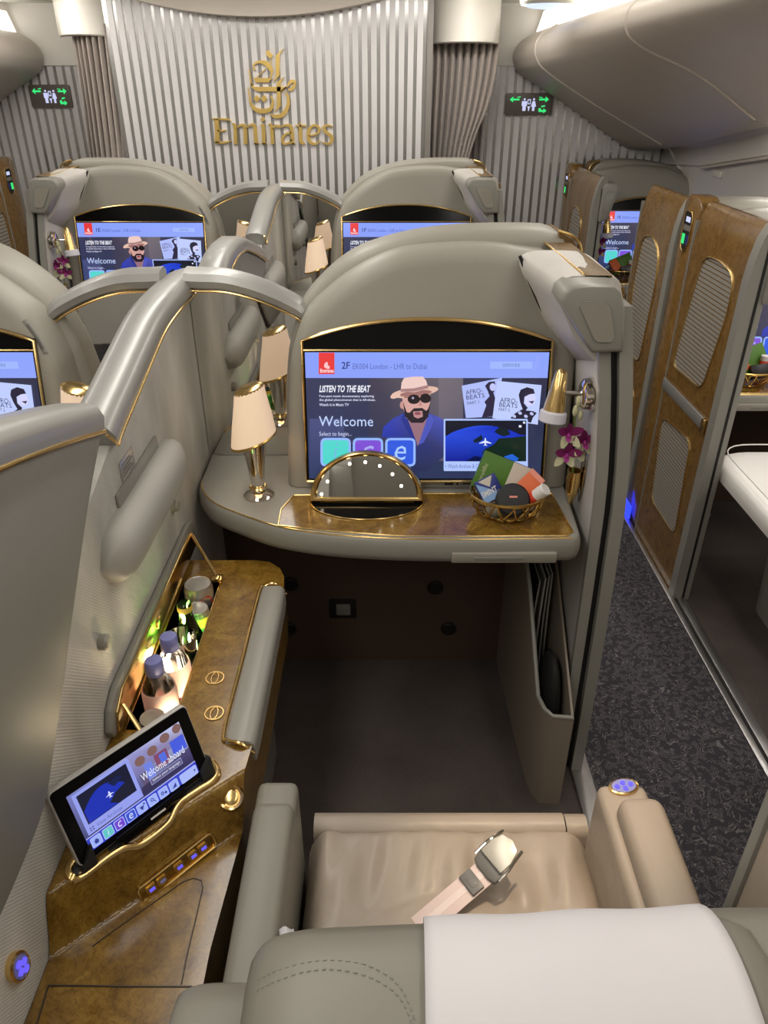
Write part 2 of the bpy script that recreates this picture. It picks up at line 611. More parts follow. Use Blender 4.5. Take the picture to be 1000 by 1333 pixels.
M = dict(
    shell=plain('shell_grey_paint', (0.308, 0.290, 0.243, 1), 0.42),
    shell2=plain('shell_trim_paint', (0.282, 0.273, 0.238, 1), 0.38),
    panel=plain('panel_satin_paint', (0.240, 0.234, 0.204, 1), 0.55),
    silver=plain('silver_cap_paint', (0.34, 0.335, 0.315, 1), 0.38, metal=0.35, coat=0.2),
    gold=plain('polished_gold', (0.84, 0.60, 0.25, 1), 0.22, metal=1.0),
    letters=plain('gold_letter_foil', (0.80, 0.56, 0.17, 1), 0.28, metal=0.72),
    brass=plain('dark_gold', (0.52, 0.34, 0.10, 1), 0.25, metal=1.0),
    chrome=plain('polished_chrome', (0.72, 0.68, 0.62, 1), 0.08, metal=1.0),
    steel=plain('brushed_aluminium', (0.62, 0.61, 0.60, 1), 0.35, metal=1.0),
    mirror=plain('mirror_glass', (0.80, 0.80, 0.78, 1), 0.02, metal=1.0),
    wallcloth=mottled('woven_wall_cloth', (0.420, 0.408, 0.366, 1), (0.680, 0.662, 0.612, 1), 0.6, 0.35),
    leatherwall=mottled('suede_wall_panel', (0.47, 0.445, 0.405, 1), (0.60, 0.57, 0.53, 1), 0.6, 0.0, 4),
    wood=wood('burl_walnut', (0.095, 0.046, 0.006, 1), (0.200, 0.108, 0.016, 1), (0.285, 0.170, 0.030, 1)),
    wood2=wood('burl_walnut_doors', (0.150, 0.076, 0.018, 1), (0.225, 0.122, 0.032, 1), (0.305, 0.176, 0.054, 1), 0.2, 1.3),
    woodsatin=wood('satin_walnut_rail', (0.10, 0.055, 0.016, 1), (0.17, 0.10, 0.030, 1), (0.22, 0.14, 0.045, 1), 0.5),
    restpad=plain('pale_padded_vinyl', (0.40, 0.385, 0.345, 1), 0.5),
    leather=plain('grey_leather', (0.225, 0.212, 0.172, 1), 0.42, bump=(240, 0.10, 0.0006)),
    leather2=plain('beige_leather', (0.375, 0.312, 0.246, 1), 0.40, bump=(12, 0.5, 0.010)),
    cloth=plain('white_cotton', (0.66, 0.635, 0.64, 1), 0.85, bump=(420, 0.15, 0.0006)),
    black=plain('black_gloss', (0.004, 0.004, 0.004, 1), 0.12, spec=0.2),
    dark=plain('dark_gap', (0.012, 0.011, 0.010, 1), 0.6),
    rubber=plain('black_rubber', (0.015, 0.015, 0.016, 1), 0.55),
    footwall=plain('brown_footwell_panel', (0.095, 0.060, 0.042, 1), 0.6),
    pocket=plain('taupe_pocket_vinyl', (0.30, 0.25, 0.195, 1), 0.5),
    carpet=carpet_plain('taupe_carpet', (0.068, 0.055, 0.049, 1), (0.115, 0.096, 0.086, 1)),
    aisle=carpet_squiggle('aisle_carpet', (0.046, 0.043, 0.050, 1), (0.165, 0.155, 0.155, 1)),
    ceiling=plain('ceiling_panel_paint', (0.72, 0.69, 0.63, 1), 0.55),
    bin=plain('overhead_bin_paint', (0.56, 0.50, 0.43, 1), 0.42),
    collar=plain('cream_collar_plastic', (0.78, 0.74, 0.66, 1), 0.4),
    stripe=plain('white_stripe_laminate', (0.64, 0.62, 0.615, 1), 0.32),
    stripe_s=plain('silver_stripe_foil', (0.46, 0.45, 0.44, 1), 0.25, metal=0.8),
    curtain=plain('mauve_grey_curtain', (0.40, 0.345, 0.305, 1), 0.8, sheen=0.3),
    shade=plain('lit_lamp_shade', (0.80, 0.68, 0.55, 1), 0.6, emit=(1.0, 0.64, 0.38, 1), es=0.36),
    bulb=plain('warm_bulb', (1, 1, 1, 1), 0.4, emit=(1.0, 0.86, 0.66, 1), es=6.0),
    diffuser=plain('frosted_lens', (0.62, 0.60, 0.62, 1), 0.5, emit=(0.8, 0.8, 1.0, 1), es=0.05),
    glass=thin_clear('clear_plastic', (0.93, 0.94, 0.97, 1), 0.10),
    thin_glass=thin_clear('tumbler_glass', (0.88, 0.90, 0.86, 1), 0.16),
    greenglass=thin_clear('green_glass', (0.05, 0.24, 0.04, 1), 0.02),
    bluecap=plain('lilac_blue_cap', (0.20, 0.21, 0.47, 1), 0.45),
    pinklabel=see_label('pale_pink_label', (0.92, 0.70, 0.62, 1)),
    webpink=plain('pink_stripe', (0.80, 0.68, 0.64, 1), 0.7),
    redlabel=plain('red_label', (0.72, 0.06, 0.03, 1), 0.45),
    salmon=plain('salmon_band', (0.80, 0.30, 0.22, 1), 0.5),
    whiteplastic=plain('white_plastic', (0.78, 0.76, 0.72, 1), 0.4),
    yellow=plain('yellow_label', (0.75, 0.55, 0.08, 1), 0.45),
    green=plain('green_print', (0.03, 0.32, 0.07, 1), 0.4),
    can=plain('can_aluminium', (0.66, 0.63, 0.58, 1), 0.28, metal=0.85),
    leaf=plain('leafy_green_card', (0.075, 0.19, 0.015, 1), 0.45, bump=(90, 0.5, 0.002)),
    navy=plain('navy_packet', (0.02, 0.035, 0.22, 1), 0.35),
    sky=plain('pale_blue_packet', (0.25, 0.42, 0.72, 1), 0.35),
    orange=plain('orange_carton', (0.72, 0.15, 0.045, 1), 0.45),
    cream=plain('cream_card', (0.66, 0.60, 0.50, 1), 0.55),
    petal=plain('orchid_purple', (0.20, 0.010, 0.105, 1), 0.5),
    petal2=plain('orchid_pale', (0.60, 0.58, 0.36, 1), 0.5),
    petal3=plain('orchid_magenta', (0.34, 0.03, 0.22, 1), 0.5),
    stem=plain('orchid_stem', (0.16, 0.22, 0.04, 1), 0.5),
    ledblue=plain('blue_key_light', (0.02, 0.02, 0.2, 1), 0.4, emit=(0.16, 0.12, 1.0, 1), es=0.9),
    floorled=plain('blue_floor_light', (0.01, 0.02, 0.3, 1), 0.4, emit=(0.02, 0.04, 1.0, 1), es=2.2),
    keyring=plain('key_surround', (0.25, 0.26, 0.55, 1), 0.4),
    pewter=plain('pewter_plate', (0.22, 0.20, 0.18, 1), 0.45),
    belt=plain('pink_webbing', (0.72, 0.58, 0.54, 1), 0.75, bump=(500, 0.3, 0.0006)),
    buckle=plain('buckle_grey', (0.16, 0.155, 0.14, 1), 0.4),
    buckleplate=plain('buckle_plate', (0.62, 0.59, 0.50, 1), 0.38, metal=0.5),
    sign=plain('sign_plate_brown', (0.13, 0.11, 0.095, 1), 0.4),
    signgreen=plain('sign_green_light', (0, 0.1, 0.03, 1), 0.5, emit=(0.04, 0.80, 0.20, 1), es=1.0),
    signwhite=plain('sign_white_light', (0.1, 0.1, 0.1, 1), 0.5, emit=(0.62, 0.66, 1.0, 1), es=0.9),
    cove=plain('cove_light_diffuser', (0.9, 0.9, 0.9, 1), 0.5, emit=(1.0, 0.95, 0.86, 1), es=2.2),
    bluelamp=plain('bluish_dome_lamp', (0.9, 0.9, 0.9, 1), 0.5, emit=(0.55, 0.68, 1.0, 1), es=1.1),
    lining=plain('bar_lining', (0.05, 0.035, 0.02, 1), 0.3),
    louvre=plain('louvre_grey', (0.32, 0.305, 0.275, 1), 0.4),
    headcover=plain('white_head_cover', (0.80, 0.78, 0.74, 1), 0.7),
    paper=plain('magazine_paper', (0.26, 0.245, 0.22, 1), 0.6),
    darkcover=plain('dark_magazine_cover', (0.018, 0.014, 0.015, 1), 0.35),
    screen=vcol_screen('display_picture'),
    print=vcol_print('printed_picture'),
    tabletgrey=plain('tablet_grey_rim', (0.55, 0.53, 0.50, 1), 0.35, metal=0.3),
)

# ---------------------------------------------------------------- flat pictures (screens, prints)


def text_polys(s, shear=0.0, bold=0.0):
    c = bpy.data.curves.new('txt', 'FONT')
    c.body = s
    c.size = 1.0
    c.shear = shear
    c.offset = bold
    c.resolution_u = 2
    o = bpy.data.objects.new('txt', c)
    COL.objects.link(o)
    bpy.context.view_layer.update()
    me = bpy.data.meshes.new_from_object(o.evaluated_get(bpy.context.evaluated_depsgraph_get()))
    vs = [(v.co.x, v.co.y) for v in me.vertices]
    fs = [list(p.vertices) for p in me.polygons]
    bpy.data.objects.remove(o)
    bpy.data.curves.remove(c)
    bpy.data.meshes.remove(me)
    return vs, fs


class Pic:
    def __init__(self, conv=None, step=0.00012):
        self.v, self.f, self.c = [], [], []
        self.k = 0
        self.step = step
        self.conv = conv or (lambda x, y: (x, y))

    def poly(self, pts, col, cols=None, raw=False):
        self.k += 1
        n0 = len(self.v)
        for i, p in enumerate(pts):
            q = p if raw else self.conv(*p)
            self.v.append((q[0], -self.k * self.step, q[1]))
            self.c.append(rgb(*(cols[i] if cols else col)))
        self.f.append(list(range(n0, n0 + len(pts))))
        return self

    def rect(self, x0, y0, x1, y1, col, cols=None, r=0):
        if r:
            return self.poly([tuple(p) for p in round_poly([(x0, y0), (x1, y0), (x1, y1), (x0, y1)], r, 3)], col)
        return self.poly([(x0, y0), (x1, y0), (x1, y1), (x0, y1)], col, cols)

    def ell(self, cx, cy, rx, ry, col, rot=0, n=20, a0=0, a1=360):
        pts = []
        m = n if abs(a1 - a0) < 360 else n - 1
        for i in range(m + 1):
            a = math.radians(a0 + (a1 - a0) * i / n)
            x, y = rx * math.cos(a), ry * math.sin(a)
            c, s = math.cos(math.radians(rot)), math.sin(math.radians(rot))
            pts.append((cx + x * c - y * s, cy + x * s + y * c))
        return self.poly(pts, col)

    def text(self, s, x0, y0, x1, y1, col, shear=0.0, bold=0.0, rot=None):
        """fit the text's bounding box to (x0,y0)-(x1,y1), y downwards; rot = (angle deg) about the box's lower left"""
        vs, fs = text_polys(s, shear, bold)
        if not vs:
            return self
        ax, bx = min(v[0] for v in vs), max(v[0] for v in vs)
        ay, by = min(v[1] for v in vs), max(v[1] for v in vs)
        self.k += 1
        n0 = len(self.v)
        for (x, y) in vs:
            px = x0 + (x - ax) / (bx - ax) * (x1 - x0)
            py = y1 - (y - ay) / (by - ay) * (y1 - y0)
            if rot:
                a = math.radians(rot)
                dx, dy = px - x0, py - y1
                px, py = x0 + dx * math.cos(a) - dy * math.sin(a), y1 + dx * math.sin(a) + dy * math.cos(a)
            q = self.conv(px, py)
            self.v.append((q[0], -self.k * self.step, q[1]))
            self.c.append(rgb(*col))
        for f in fs:
            self.f.append([n0 + i for i in f])
        return self

    def mesh(self, name, mat):
        me = bpy.data.meshes.new(name)
        me.from_pydata(self.v, [], self.f)
        at = me.color_attributes.new('Col', 'FLOAT_COLOR', 'POINT')
        for i, c in enumerate(self.c):
            at.data[i].color = c
        me.materials.append(mat)
        me.update()
        return me


# the monitor leans back: its foot is nearer the seat than its top
TILT_K = 0.186
TILT_Z = 1.15
TILT_Y = 1.6855
SCR_C = 0.932


def tilt(b):
    for v in b.bm.verts:
        v.co.y -= TILT_K * (TILT_Z - v.co.z) * min(1.0, max(0.0, (1.80 - v.co.y) / 0.06))
    return b


def z5(x, y):
    return 370 + x / 2.381, 380 + y / 2.381


def scr_conv(px, py):
    r = ray(px, py)
    t = (TILT_Y + TILT_K * (CAM_H - TILT_Z)) / (r[1] - TILT_K * r[2])
    return r[0] * t - 0.10, (CAM_H + r[2] * t - SCR_C) * math.sqrt(1 + TILT_K ** 2)


def tv_picture(seat_no):
    p = Pic(scr_conv)
    hw, hh = 0.284, 0.153
    # backdrop
    p.poly([(-hw, hh), (hw, hh), (hw, -hh), (-hw, -hh)], None, [(58, 58, 86), (52, 50, 70), (44, 54, 86), (42, 54, 92)], raw=True)
    p.rect(480, 491, 571, 600, None, [(66, 60, 80), (104, 96, 104), (70, 70, 92), (48, 54, 84)])
    p.rect(571, 491, 603, 600, None, [(118, 108, 116), (112, 104, 114), (80, 78, 100), (88, 84, 104)])
    p.rect(403, 545, 448, 622, None, [(74, 80, 128), (72, 78, 122), (44, 56, 96), (44, 56, 96)])
    p.poly([(-hw, hh), (hw, hh), (hw, 0.0935), (-hw, 0.0935)], None, [(136, 160, 252), (140, 164, 254), (146, 166, 250), (138, 158, 250)], raw=True)
    p.rect(415, 459, 435.5, 487, (232, 58, 58))
    # small white emblem and word on the red tab
    p.ell(424.5, 475, 2.2, 4, (250, 200, 205), 20)
    p.ell(427, 478, 2.4, 2.4, (250, 200, 205))
    p.text('Emirates', 417, 480, 434.5, 485, (255, 235, 235), bold=0.02)
    p.text(seat_no, 445, 471, 455.5, 480, (28, 44, 112), bold=0.01)
    p.text('EK004 London - LHR to Dubai', 459.5, 473, 556, 480.5, (86, 108, 184))
    p.rect(638, 470.5, 693, 480, (160, 184, 255))
    p.text('\u9009\u62e9\u60a8\u7684\u8bed\u8a00', 654, 473, 677, 477.5, (98, 116, 176))
    # man in a pale hat
    shirt = [z5(*q) for q in [(303, 450), (308, 418), (338, 392), (372, 374), (392, 400), (412, 440), (432, 410), (450, 376), (482, 388), (500, 404), (506, 500), (440, 555), (400, 555), (404, 460)]]
    p.poly(shirt, None, [(44, 58, 168), (50, 64, 180), (58, 70, 178), (60, 70, 160), (60, 66, 140), (60, 62, 120), (62, 66, 140), (70, 78, 168), (74, 84, 182), (66, 76, 170), (50, 56, 104), (40, 48, 84), (40, 48, 84), (46, 54, 120)])
    p.poly([z5(*q) for q in [(384, 396), (442, 392), (434, 425), (414, 478), (398, 440)]], (152, 112, 124))
    p.poly([z5(*q) for q in [(372, 372), (384, 396), (412, 470), (398, 462), (376, 420), (362, 392)]], (42, 52, 140))
    p.poly([z5(*q) for q in [(448, 374), (442, 394), (416, 474), (432, 466), (456, 420), (464, 394)]], (78, 88, 186))
    p.poly([z5(*q) for q in [(366, 325), (369, 360), (378, 390), (398, 404), (428, 404), (444, 386), (450, 356), (454, 322), (440, 296), (376, 302)]], (214, 164, 156))
    p.ell(*z5(366, 350), 3.0, 5.0, (200, 148, 142))
    p.poly([z5(*q) for q in [(369, 342), (374, 384), (394, 405), (430, 405), (447, 386), (453, 342), (446, 362), (440, 368), (428, 359), (402, 360), (388, 374), (380, 372)]], (34, 26, 36))
    p.poly([z5(*q) for q in [(399, 370), (428, 368), (430, 386), (414, 392), (402, 386)]], (190, 138, 138))
    p.ell(*z5(414, 376), 4.2, 2.0, (140, 74, 88))
    p.ell(*z5(405, 310), 31, 6.6, (226, 186, 170), -8)
    p.ell(*z5(408, 314), 21, 4.0, (160, 112, 108), -6)
    p.poly([z5(*q) for q in [(361, 308), (364, 280), (372, 266), (400, 262), (430, 262), (440, 274), (447, 298), (405, 310)]], (238, 204, 196))
    p.poly([z5(*q) for q in [(361, 300), (402, 298), (445, 288), (447, 298), (404, 308), (361, 309)]], (168, 128, 128))
    p.ell(*z5(345, 320), 7.0, 3.6, (232, 192, 174), -24)
    p.ell(*z5(402, 332), 8.2, 6.2, (28, 14, 20))
    p.ell(*z5(438, 329), 7.4, 6.2, (28, 14, 20))
    p.ell(*z5(399, 328), 1.6, 1.6, (170, 160, 190))
    p.rect(*z5(372, 325), *z5(396, 327), (60, 36, 40))
    p.poly([z5(*q) for q in [(420, 338), (424, 338), (428, 352), (416, 352)]], (190, 138, 134))
    # cards
    c1 = [z5(*q) for q in [(550, 290), (675, 265), (650, 385), (563, 390)]]
    p.poly(c1, (176, 190, 250))
    p.text('AFRO-', *z5(563, 304), *z5(616, 318), (60, 60, 100), rot=-8)
    p.text('BEATS', *z5(565, 320), *z5(622, 334), (60, 60, 100), rot=-8)
    p.text('PART 1', *z5(568, 340), *z5(604, 349), (60, 60, 100), rot=-8)
    p.poly([z5(*q) for q in [(622, 290), (634, 278), (652, 276), (656, 296), (648, 312), (654, 330), (646, 384), (612, 388), (626, 350), (620, 340), (636, 322), (630, 305)]], (46, 40, 66))
    p.ell(*z5(646, 294), 4, 5, (196, 200, 250))
    c2 = [z5(*q) for q in [(660, 275), (797, 288), (785, 410), (645, 390)]]
    p.poly(c2, (192, 206, 255))
    p.text('AFRO-', *z5(668, 326), *z5(722, 341), (60, 60, 100), rot=4)
    p.text('BEATS', *z5(666, 341), *z5(722, 355), (60, 60, 100), rot=4)
    p.text('PART 2', *z5(664, 358), *z5(698, 367), (60, 60, 100), rot=4)
    p.poly([z5(*q) for q in [(726, 318), (732, 302), (752, 294), (772, 300), (776, 314), (760, 316), (744, 324), (742, 344), (754, 358), (748, 366), (770, 368), (782, 374), (770, 388), (764, 404), (700, 390), (716, 374), (738, 362), (730, 340)]], (40, 36, 58))
    p.poly([z5(*q) for q in [(745, 324), (760, 316), (776, 315), (778, 334), (772, 348), (756, 352), (744, 342)]], (214, 214, 255))
    p.poly([z5(*q) for q in [(756, 338), (774, 336), (768, 346)]], (70, 60, 90))
    for q in [(712, 384), (730, 374), (748, 384), (766, 376)]:
        p.ell(*z5(*q), 2.6, 2.0, (190, 196, 240), 30)
    # map card
    p.rect(*z5(494, 392), *z5(754, 553), (176, 198, 255), r=1.5)
    p.rect(*z5(499, 397), *z5(749, 523), (22, 24, 40))
    pts = [(499, 446)] + [(499 + 250 * t, 446 - 34 * math.sin(math.pi * min(1, t * 1.05)) ** 0.8) for t in [i / 14 for i in range(1, 14)]] + [(749, 442), (749, 523), (499, 523)]
    n = len(pts)
    p.poly([z5(*q) for q in pts], None, [(40, 76, 220) if i < n * 0.5 else (22, 48, 190) for i in range(n - 2)] + [(14, 30, 130), (16, 30, 150)])
    p.poly([z5(*q) for q in [(620, 486), (650, 470), (664, 452), (700, 450), (749, 444), (749, 523), (690, 523), (660, 502), (640, 512), (612, 498)]], (20, 40, 30))
    p.poly([z5(*q) for q in [(650, 432), (664, 418), (690, 420), (700, 440), (680, 446), (664, 440)]], (18, 34, 40))
    p.poly([z5(*q) for q in [(584, 458), (604, 446), (610, 440), (616, 454), (604, 462), (590, 466)]], (18, 34, 50))
    p.poly([z5(*q) for q in [(560, 523), (590, 506), (640, 516), (640, 523)]], (10, 20, 70))
    p.poly([z5(*q) for q in [(680, 508), (706, 500), (726, 514), (720, 522), (690, 520)]], (40, 100, 210))
    p.poly([z5(*q) for q in [(604, 466), (620, 459), (621, 451), (624, 451), (625, 459), (641, 466), (641, 468), (625, 466), (624, 471), (630, 474), (616, 474), (621, 471), (620, 466), (604, 468)]], (225, 235, 255))
    p.rect(*z5(739, 400), *z5(746, 406), (230, 236, 255))
    p.rect(*z5(726, 411), *z5(734, 418), (230, 236, 255))
    p.text('\u25b8 Watch Airshow & Cameras', *z5(500, 531), *z5(632, 544), (96, 112, 180))
    # words
    p.text('LISTEN TO THE BEAT', 416, 501, 482.5, 510, (244, 244, 255), shear=0.25, bold=0.025)
    p.text('Two-part music documentary exploring', 415.5, 513.4, 487, 517.2, (214, 214, 240), bold=0.02)
    p.text('the global phenomenon that is Afrobeat.', 416, 518.2, 489, 522, (214, 214, 240), bold=0.02)
    p.text('Watch it in Music TV', 416, 524.2, 454.5, 527.8, (214, 214, 240), bold=0.02)
    p.text('Welcome', 415.5, 541, 486, 554, (196, 214, 255))
    p.text('Select to begin...', 416, 561, 458, 568, (206, 214, 250))
    for (x0, x1, c, ch, cc) in [(417.5, 457, (84, 216, 206), 'i', (116, 190, 226)), (459.5, 499, (128, 82, 214), 'c', (170, 170, 240)), (501.5, 541, (52, 92, 224), 'e', (170, 204, 255))]:
        p.rect(x0, 569, x1, 606, (150, 184, 255), r=7)
        p.rect(x0 + 3, 572, x1 - 3, 603, c, r=4)
        w = 3 if ch == 'i' else 7.5
        xm = (x0 + x1) / 2
        p.text(ch, xm - w, 575.5 if ch == 'i' else 579, xm + w, 598, cc, shear=0.2)
    return p.mesh('tv_picture', M['screen'])


TV_MESH = {}


def tablet_picture(w, h):
    p = Pic(lambda u, v: ((u - 0.5) * w, (0.5 - v) * h))
    p.rect(0, 0, 1, 1, None, [(120, 124, 190), (196, 200, 236), (60, 58, 96), (52, 50, 92)])
    p.poly([(0.5, 0), (1, 0), (1, 0.30), (0.5, 0.42)], None, [(150, 150, 205), (200, 204, 240), (136, 126, 160), (120, 116, 170)])
    for (u, v, a, b) in [(0.59, 0.20, 0.045, 0.08), (0.71, 0.17, 0.045, 0.08), (0.84, 0.10, 0.045, 0.08), (0.96, 0.08, 0.04, 0.08)]:
        p.ell(u, v, a, b, (128, 96, 92))
    for (u0, v0, u1, v1, c) in [(0.60, 0.30, 0.67, 0.62, (112, 130, 226)), (0.70, 0.26, 0.82, 0.52, (130, 74, 104)), (0.74, 0.30, 0.80, 0.46, (84, 110, 220)), (0.86, 0.22, 0.99, 0.48, (70, 92, 220)), (0.54, 0.40, 0.60, 0.66, (96, 84, 120))]:
        p.rect(u0, v0, u1, v1, c)
    p.poly([(0.52, 0.62), (1, 0.5), (1, 0.78), (0.5, 0.78)], None, [(62, 54, 84), (80, 74, 120), (52, 48, 90), (48, 46, 84)])
    p.rect(0.03, 0.03, 0.51, 0.76, (148, 158, 236))
    p.rect(0.06, 0.08, 0.48, 0.60, (26, 28, 52))
    p.poly([(0.07 + 0.36 * i / 10, 0.46 - 0.30 * math.sin(math.pi * (0.1 + 0.8 * i / 10))) for i in range(11)] + [(0.44, 0.42), (0.40, 0.59), (0.07, 0.59)], (30, 50, 176))
    p.poly([(0.26, 0.50), (0.33, 0.40), (0.44, 0.34), (0.47, 0.44), (0.46, 0.58), (0.32, 0.59)], (28, 30, 50))
    p.poly([(0.30, 0.20), (0.38, 0.16), (0.42, 0.24), (0.34, 0.30)], (24, 32, 74))
    p.poly([(0.245, 0.385), (0.275, 0.36), (0.278, 0.32), (0.288, 0.32), (0.291, 0.36), (0.321, 0.385), (0.291, 0.385), (0.288, 0.41), (0.30, 0.425), (0.266, 0.425), (0.278, 0.41), (0.275, 0.385)], (214, 220, 255))
    p.text('View Airshow', 0.11, 0.65, 0.33, 0.72, (96, 104, 176))
    for i in range(2):
        for j in range(2):
            p.rect(0.055 + 0.02 * i, 0.655 + 0.04 * j, 0.067 + 0.02 * i, 0.68 + 0.04 * j, (80, 88, 160))
    p.text('Welcome aboard', 0.545, 0.40, 0.95, 0.53, (236, 240, 255))
    p.rect(0.60, 0.565, 0.90, 0.68, (178, 184, 240))
    p.rect(0.603, 0.572, 0.897, 0.673, (98, 92, 134))
    p.text('Select your language', 0.62, 0.595, 0.88, 0.65, (230, 236, 255))
    p.rect(0, 0.775, 1, 0.79, (186, 194, 250))
    p.rect(0, 0.79, 1, 1, (52, 64, 196))
    cs = [(158, 176, 246), (96, 196, 196), (112, 66, 204), (58, 84, 206)] + [(158, 176, 246)] * 4
    for i, c in enumerate(cs):
        u0 = 0.02 + i * 0.099
        p.rect(u0, 0.81, u0 + 0.086, 0.985, (176, 190, 250), r=0.02)
        p.rect(u0 + 0.006, 0.823, u0 + 0.08, 0.972, c, r=0.018)
        um = u0 + 0.043
        if i == 0:
            p.poly([(um - 0.022, 0.90), (um, 0.855), (um + 0.022, 0.90), (um + 0.015, 0.90), (um + 0.015, 0.94), (um - 0.015, 0.94), (um - 0.015, 0.90)], (50, 60, 150))
        elif i < 4:
            p.text('ice'[i - 1], um - (0.008 if i == 1 else 0.017), 0.85, um + (0.008 if i == 1 else 0.017), 0.945, (216, 226, 255), shear=0.2)
        elif i == 4:
            p.poly([(um - 0.02, 0.87), (um + 0.02, 0.87), (um, 0.945)], (50, 60, 150))
            p.rect(um + 0.018, 0.835, um + 0.032, 0.865, (50, 60, 150))
        elif i == 5:
            p.ell(um - 0.005, 0.885, 0.014, 0.032, (50, 60, 150))
            p.ell(um - 0.005, 0.885, 0.008, 0.018, c)
            p.poly([(um + 0.004, 0.91), (um + 0.009, 0.90), (um + 0.022, 0.945), (um + 0.017, 0.95)], (50, 60, 150))
        elif i == 6:
            p.ell(um - 0.010, 0.90, 0.014, 0.032, (50, 60, 150))
            p.ell(um - 0.010, 0.90, 0.007, 0.016, c)
            p.ell(um + 0.018, 0.915, 0.010, 0.022, (50, 60, 150))
        else:
            p.poly([(um - 0.022, 0.945), (um + 0.018, 0.865), (um + 0.018, 0.945)], (50, 60, 150))
    p.rect(0.82, 0.81, 0.985, 0.985, (168, 184, 248), r=0.02)
    p.poly([(0.955, 0.87), (0.972, 0.897), (0.955, 0.925)], (50, 60, 150))
    return p.mesh('tablet_picture', M['screen'])


# ---------------------------------------------------------------- shared suite builders (written in the coordinates of one suite, mapped to the others)
XC = -0.5          # centre line between the two middle seats


def offset_outline(pts, d):
    """shrink an open arch (x,z) towards its inside by d"""
    P = [Vector((p[0], p[1])) for p in pts]
    out = []
    for i in range(len(P)):
        t = (P[min(i + 1, len(P) - 1)] - P[max(i - 1, 0)]).normalized()
        out.append(P[i] + Vector((t.y, -t.x)) * d)
    return out


ARCH_IN = [(376, 560), (377, 500), (380, 460), (394, 416), (420, 388), (456, 360), (500, 338), (540, 328), (608, 323), (655, 324), (676, 327)]
ARCH_OUT = [(372, 520), (376, 452), (390, 400), (416, 366), (452, 336), (492, 318), (552, 304), (616, 298), (680, 297), (712, 298)]


def arch_from(px, y, bottom, right, rtop):
    pts = [onY(a, b, y) for a, b in px]
    pts = [(p.x, p.z) for p in pts]
    pts = [(pts[0][0] - 0.004, bottom)] + [(v.x, v.y) for v in smooth_path([(p[0], p[1], 0) for p in pts], 4)]
    pts += [(right - 0.03, rtop), (right, rtop - 0.05), (right, bottom)]
    return pts


A1 = arch_from(ARCH_IN, 1.705, 0.752, 0.456, 1.285)
A2 = arch_from(ARCH_OUT, 1.82, 0.752, 0.452, 1.318)


def arch_shell(b, outline, ys):
    """ys = [(inset, y), ...]"""
    rings = []
    for ins, y in ys:
        o = offset_outline(outline, ins)
        o[0].y = outline[0][1]
        o[-1].y = outline[-1][1]
        rings.append([Vector((q.x, y, q.y)) for q in o])
    b.loft(rings, True, (True, True))


def monitor_shell(where, vent=False, grp='monitor partitions'):
    t = thing('monitor_partition', 'grey arched screen partition ' + where, 'partition', (0.1, 1.85, 0.0), grp)
    b = B(); arch_shell(b, A1, [(0.040, 1.700), (0.024, 1.7015), (0.011, 1.708), (0.003, 1.719), (0.0, 1.735), (0.0, 1.80)])
    obj('monitor_housing', tilt(b), M['shell'], t)
    b = B(); b.box(0.145, 0.235, 1.6965, 1.705, 0.757, 0.770, 0.002)
    cs_ = obj('control_strip', tilt(b), M['shell2'], t)
    b = B(); b.box(0.150, 0.172, 1.6955, 1.70, 0.760, 0.767); b.box(0.180, 0.184, 1.6955, 1.70, 0.760, 0.767); b.box(0.195, 0.230, 1.6955, 1.70, 0.762, 0.765)
    o_ = obj('strip_marks', tilt(b), M['dark'], cs_); o_['kind'] = 'stuff'
    b = B(); arch_shell(b, A2, [(0.030, 1.792), (0.014, 1.796), (0.004, 1.806), (0.0, 1.822), (0.0, 1.905), (0.004, 1.925), (0.014, 1.938), (0.03, 1.944)])
    obj('outer_shell', b, M['shell'], t)
    b = B(); b.box(-0.25, 0.452, 1.866, 1.944, 0.0, 0.752)
    obj('lower_back', b, M['shell'], t)
    # walnut and gold end cap towards the aisle
    b = B()
    b.prism([V(0.405, 1.80, 1.326), V(0.44, 1.80, 1.310), V(0.458, 1.80, 1.275), V(0.458, 1.80, 1.15), V(0.445, 1.80, 1.15), V(0.445, 1.80, 1.27), V(0.430, 1.80, 1.297), V(0.405, 1.80, 1.31)], (0, 0.14, 0), 0.003)
    e = obj('end_cap', b, M['woodsatin'], t)
    b = B(); b.tube(smooth_path([V(0.402, 1.795, 1.329), V(0.442, 1.795, 1.314), V(0.461, 1.795, 1.277), V(0.461, 1.795, 1.18)], 5), 0.0035, 8)
    obj('gold_edge', b, M['gold'], e)
    # vent slot low on the divider side of the arch
    if vent:
        pth = smooth_path([V(-0.204, 1.7075, 1.075), V(-0.190, 1.7055, 1.112), V(-0.168, 1.7035, 1.150)], 4)
        b = B(); b.tube(pth, 0.0075, 10, flat=(1, 0.5))
        vs_ = obj('vent_rim', tilt(b), M['shell2'], t)
        b = B(); b.tube([p + V(0, -0.003, 0) for p in pth[1:-1]], 0.0042, 8, flat=(1, 0.5))
        obj('vent_slot', tilt(b), M['buckle'], vs_)
    return t


FR_L, FR_R, FR_B, FR_T = -0.190, 0.390, 0.775, 1.108
SCR_T = 1.083


def frame_top(x):
    u = (x - FR_L) / (FR_R - FR_L) * 2 - 1
    return FR_T + 0.048 * (1 - abs(u) ** 2.2)


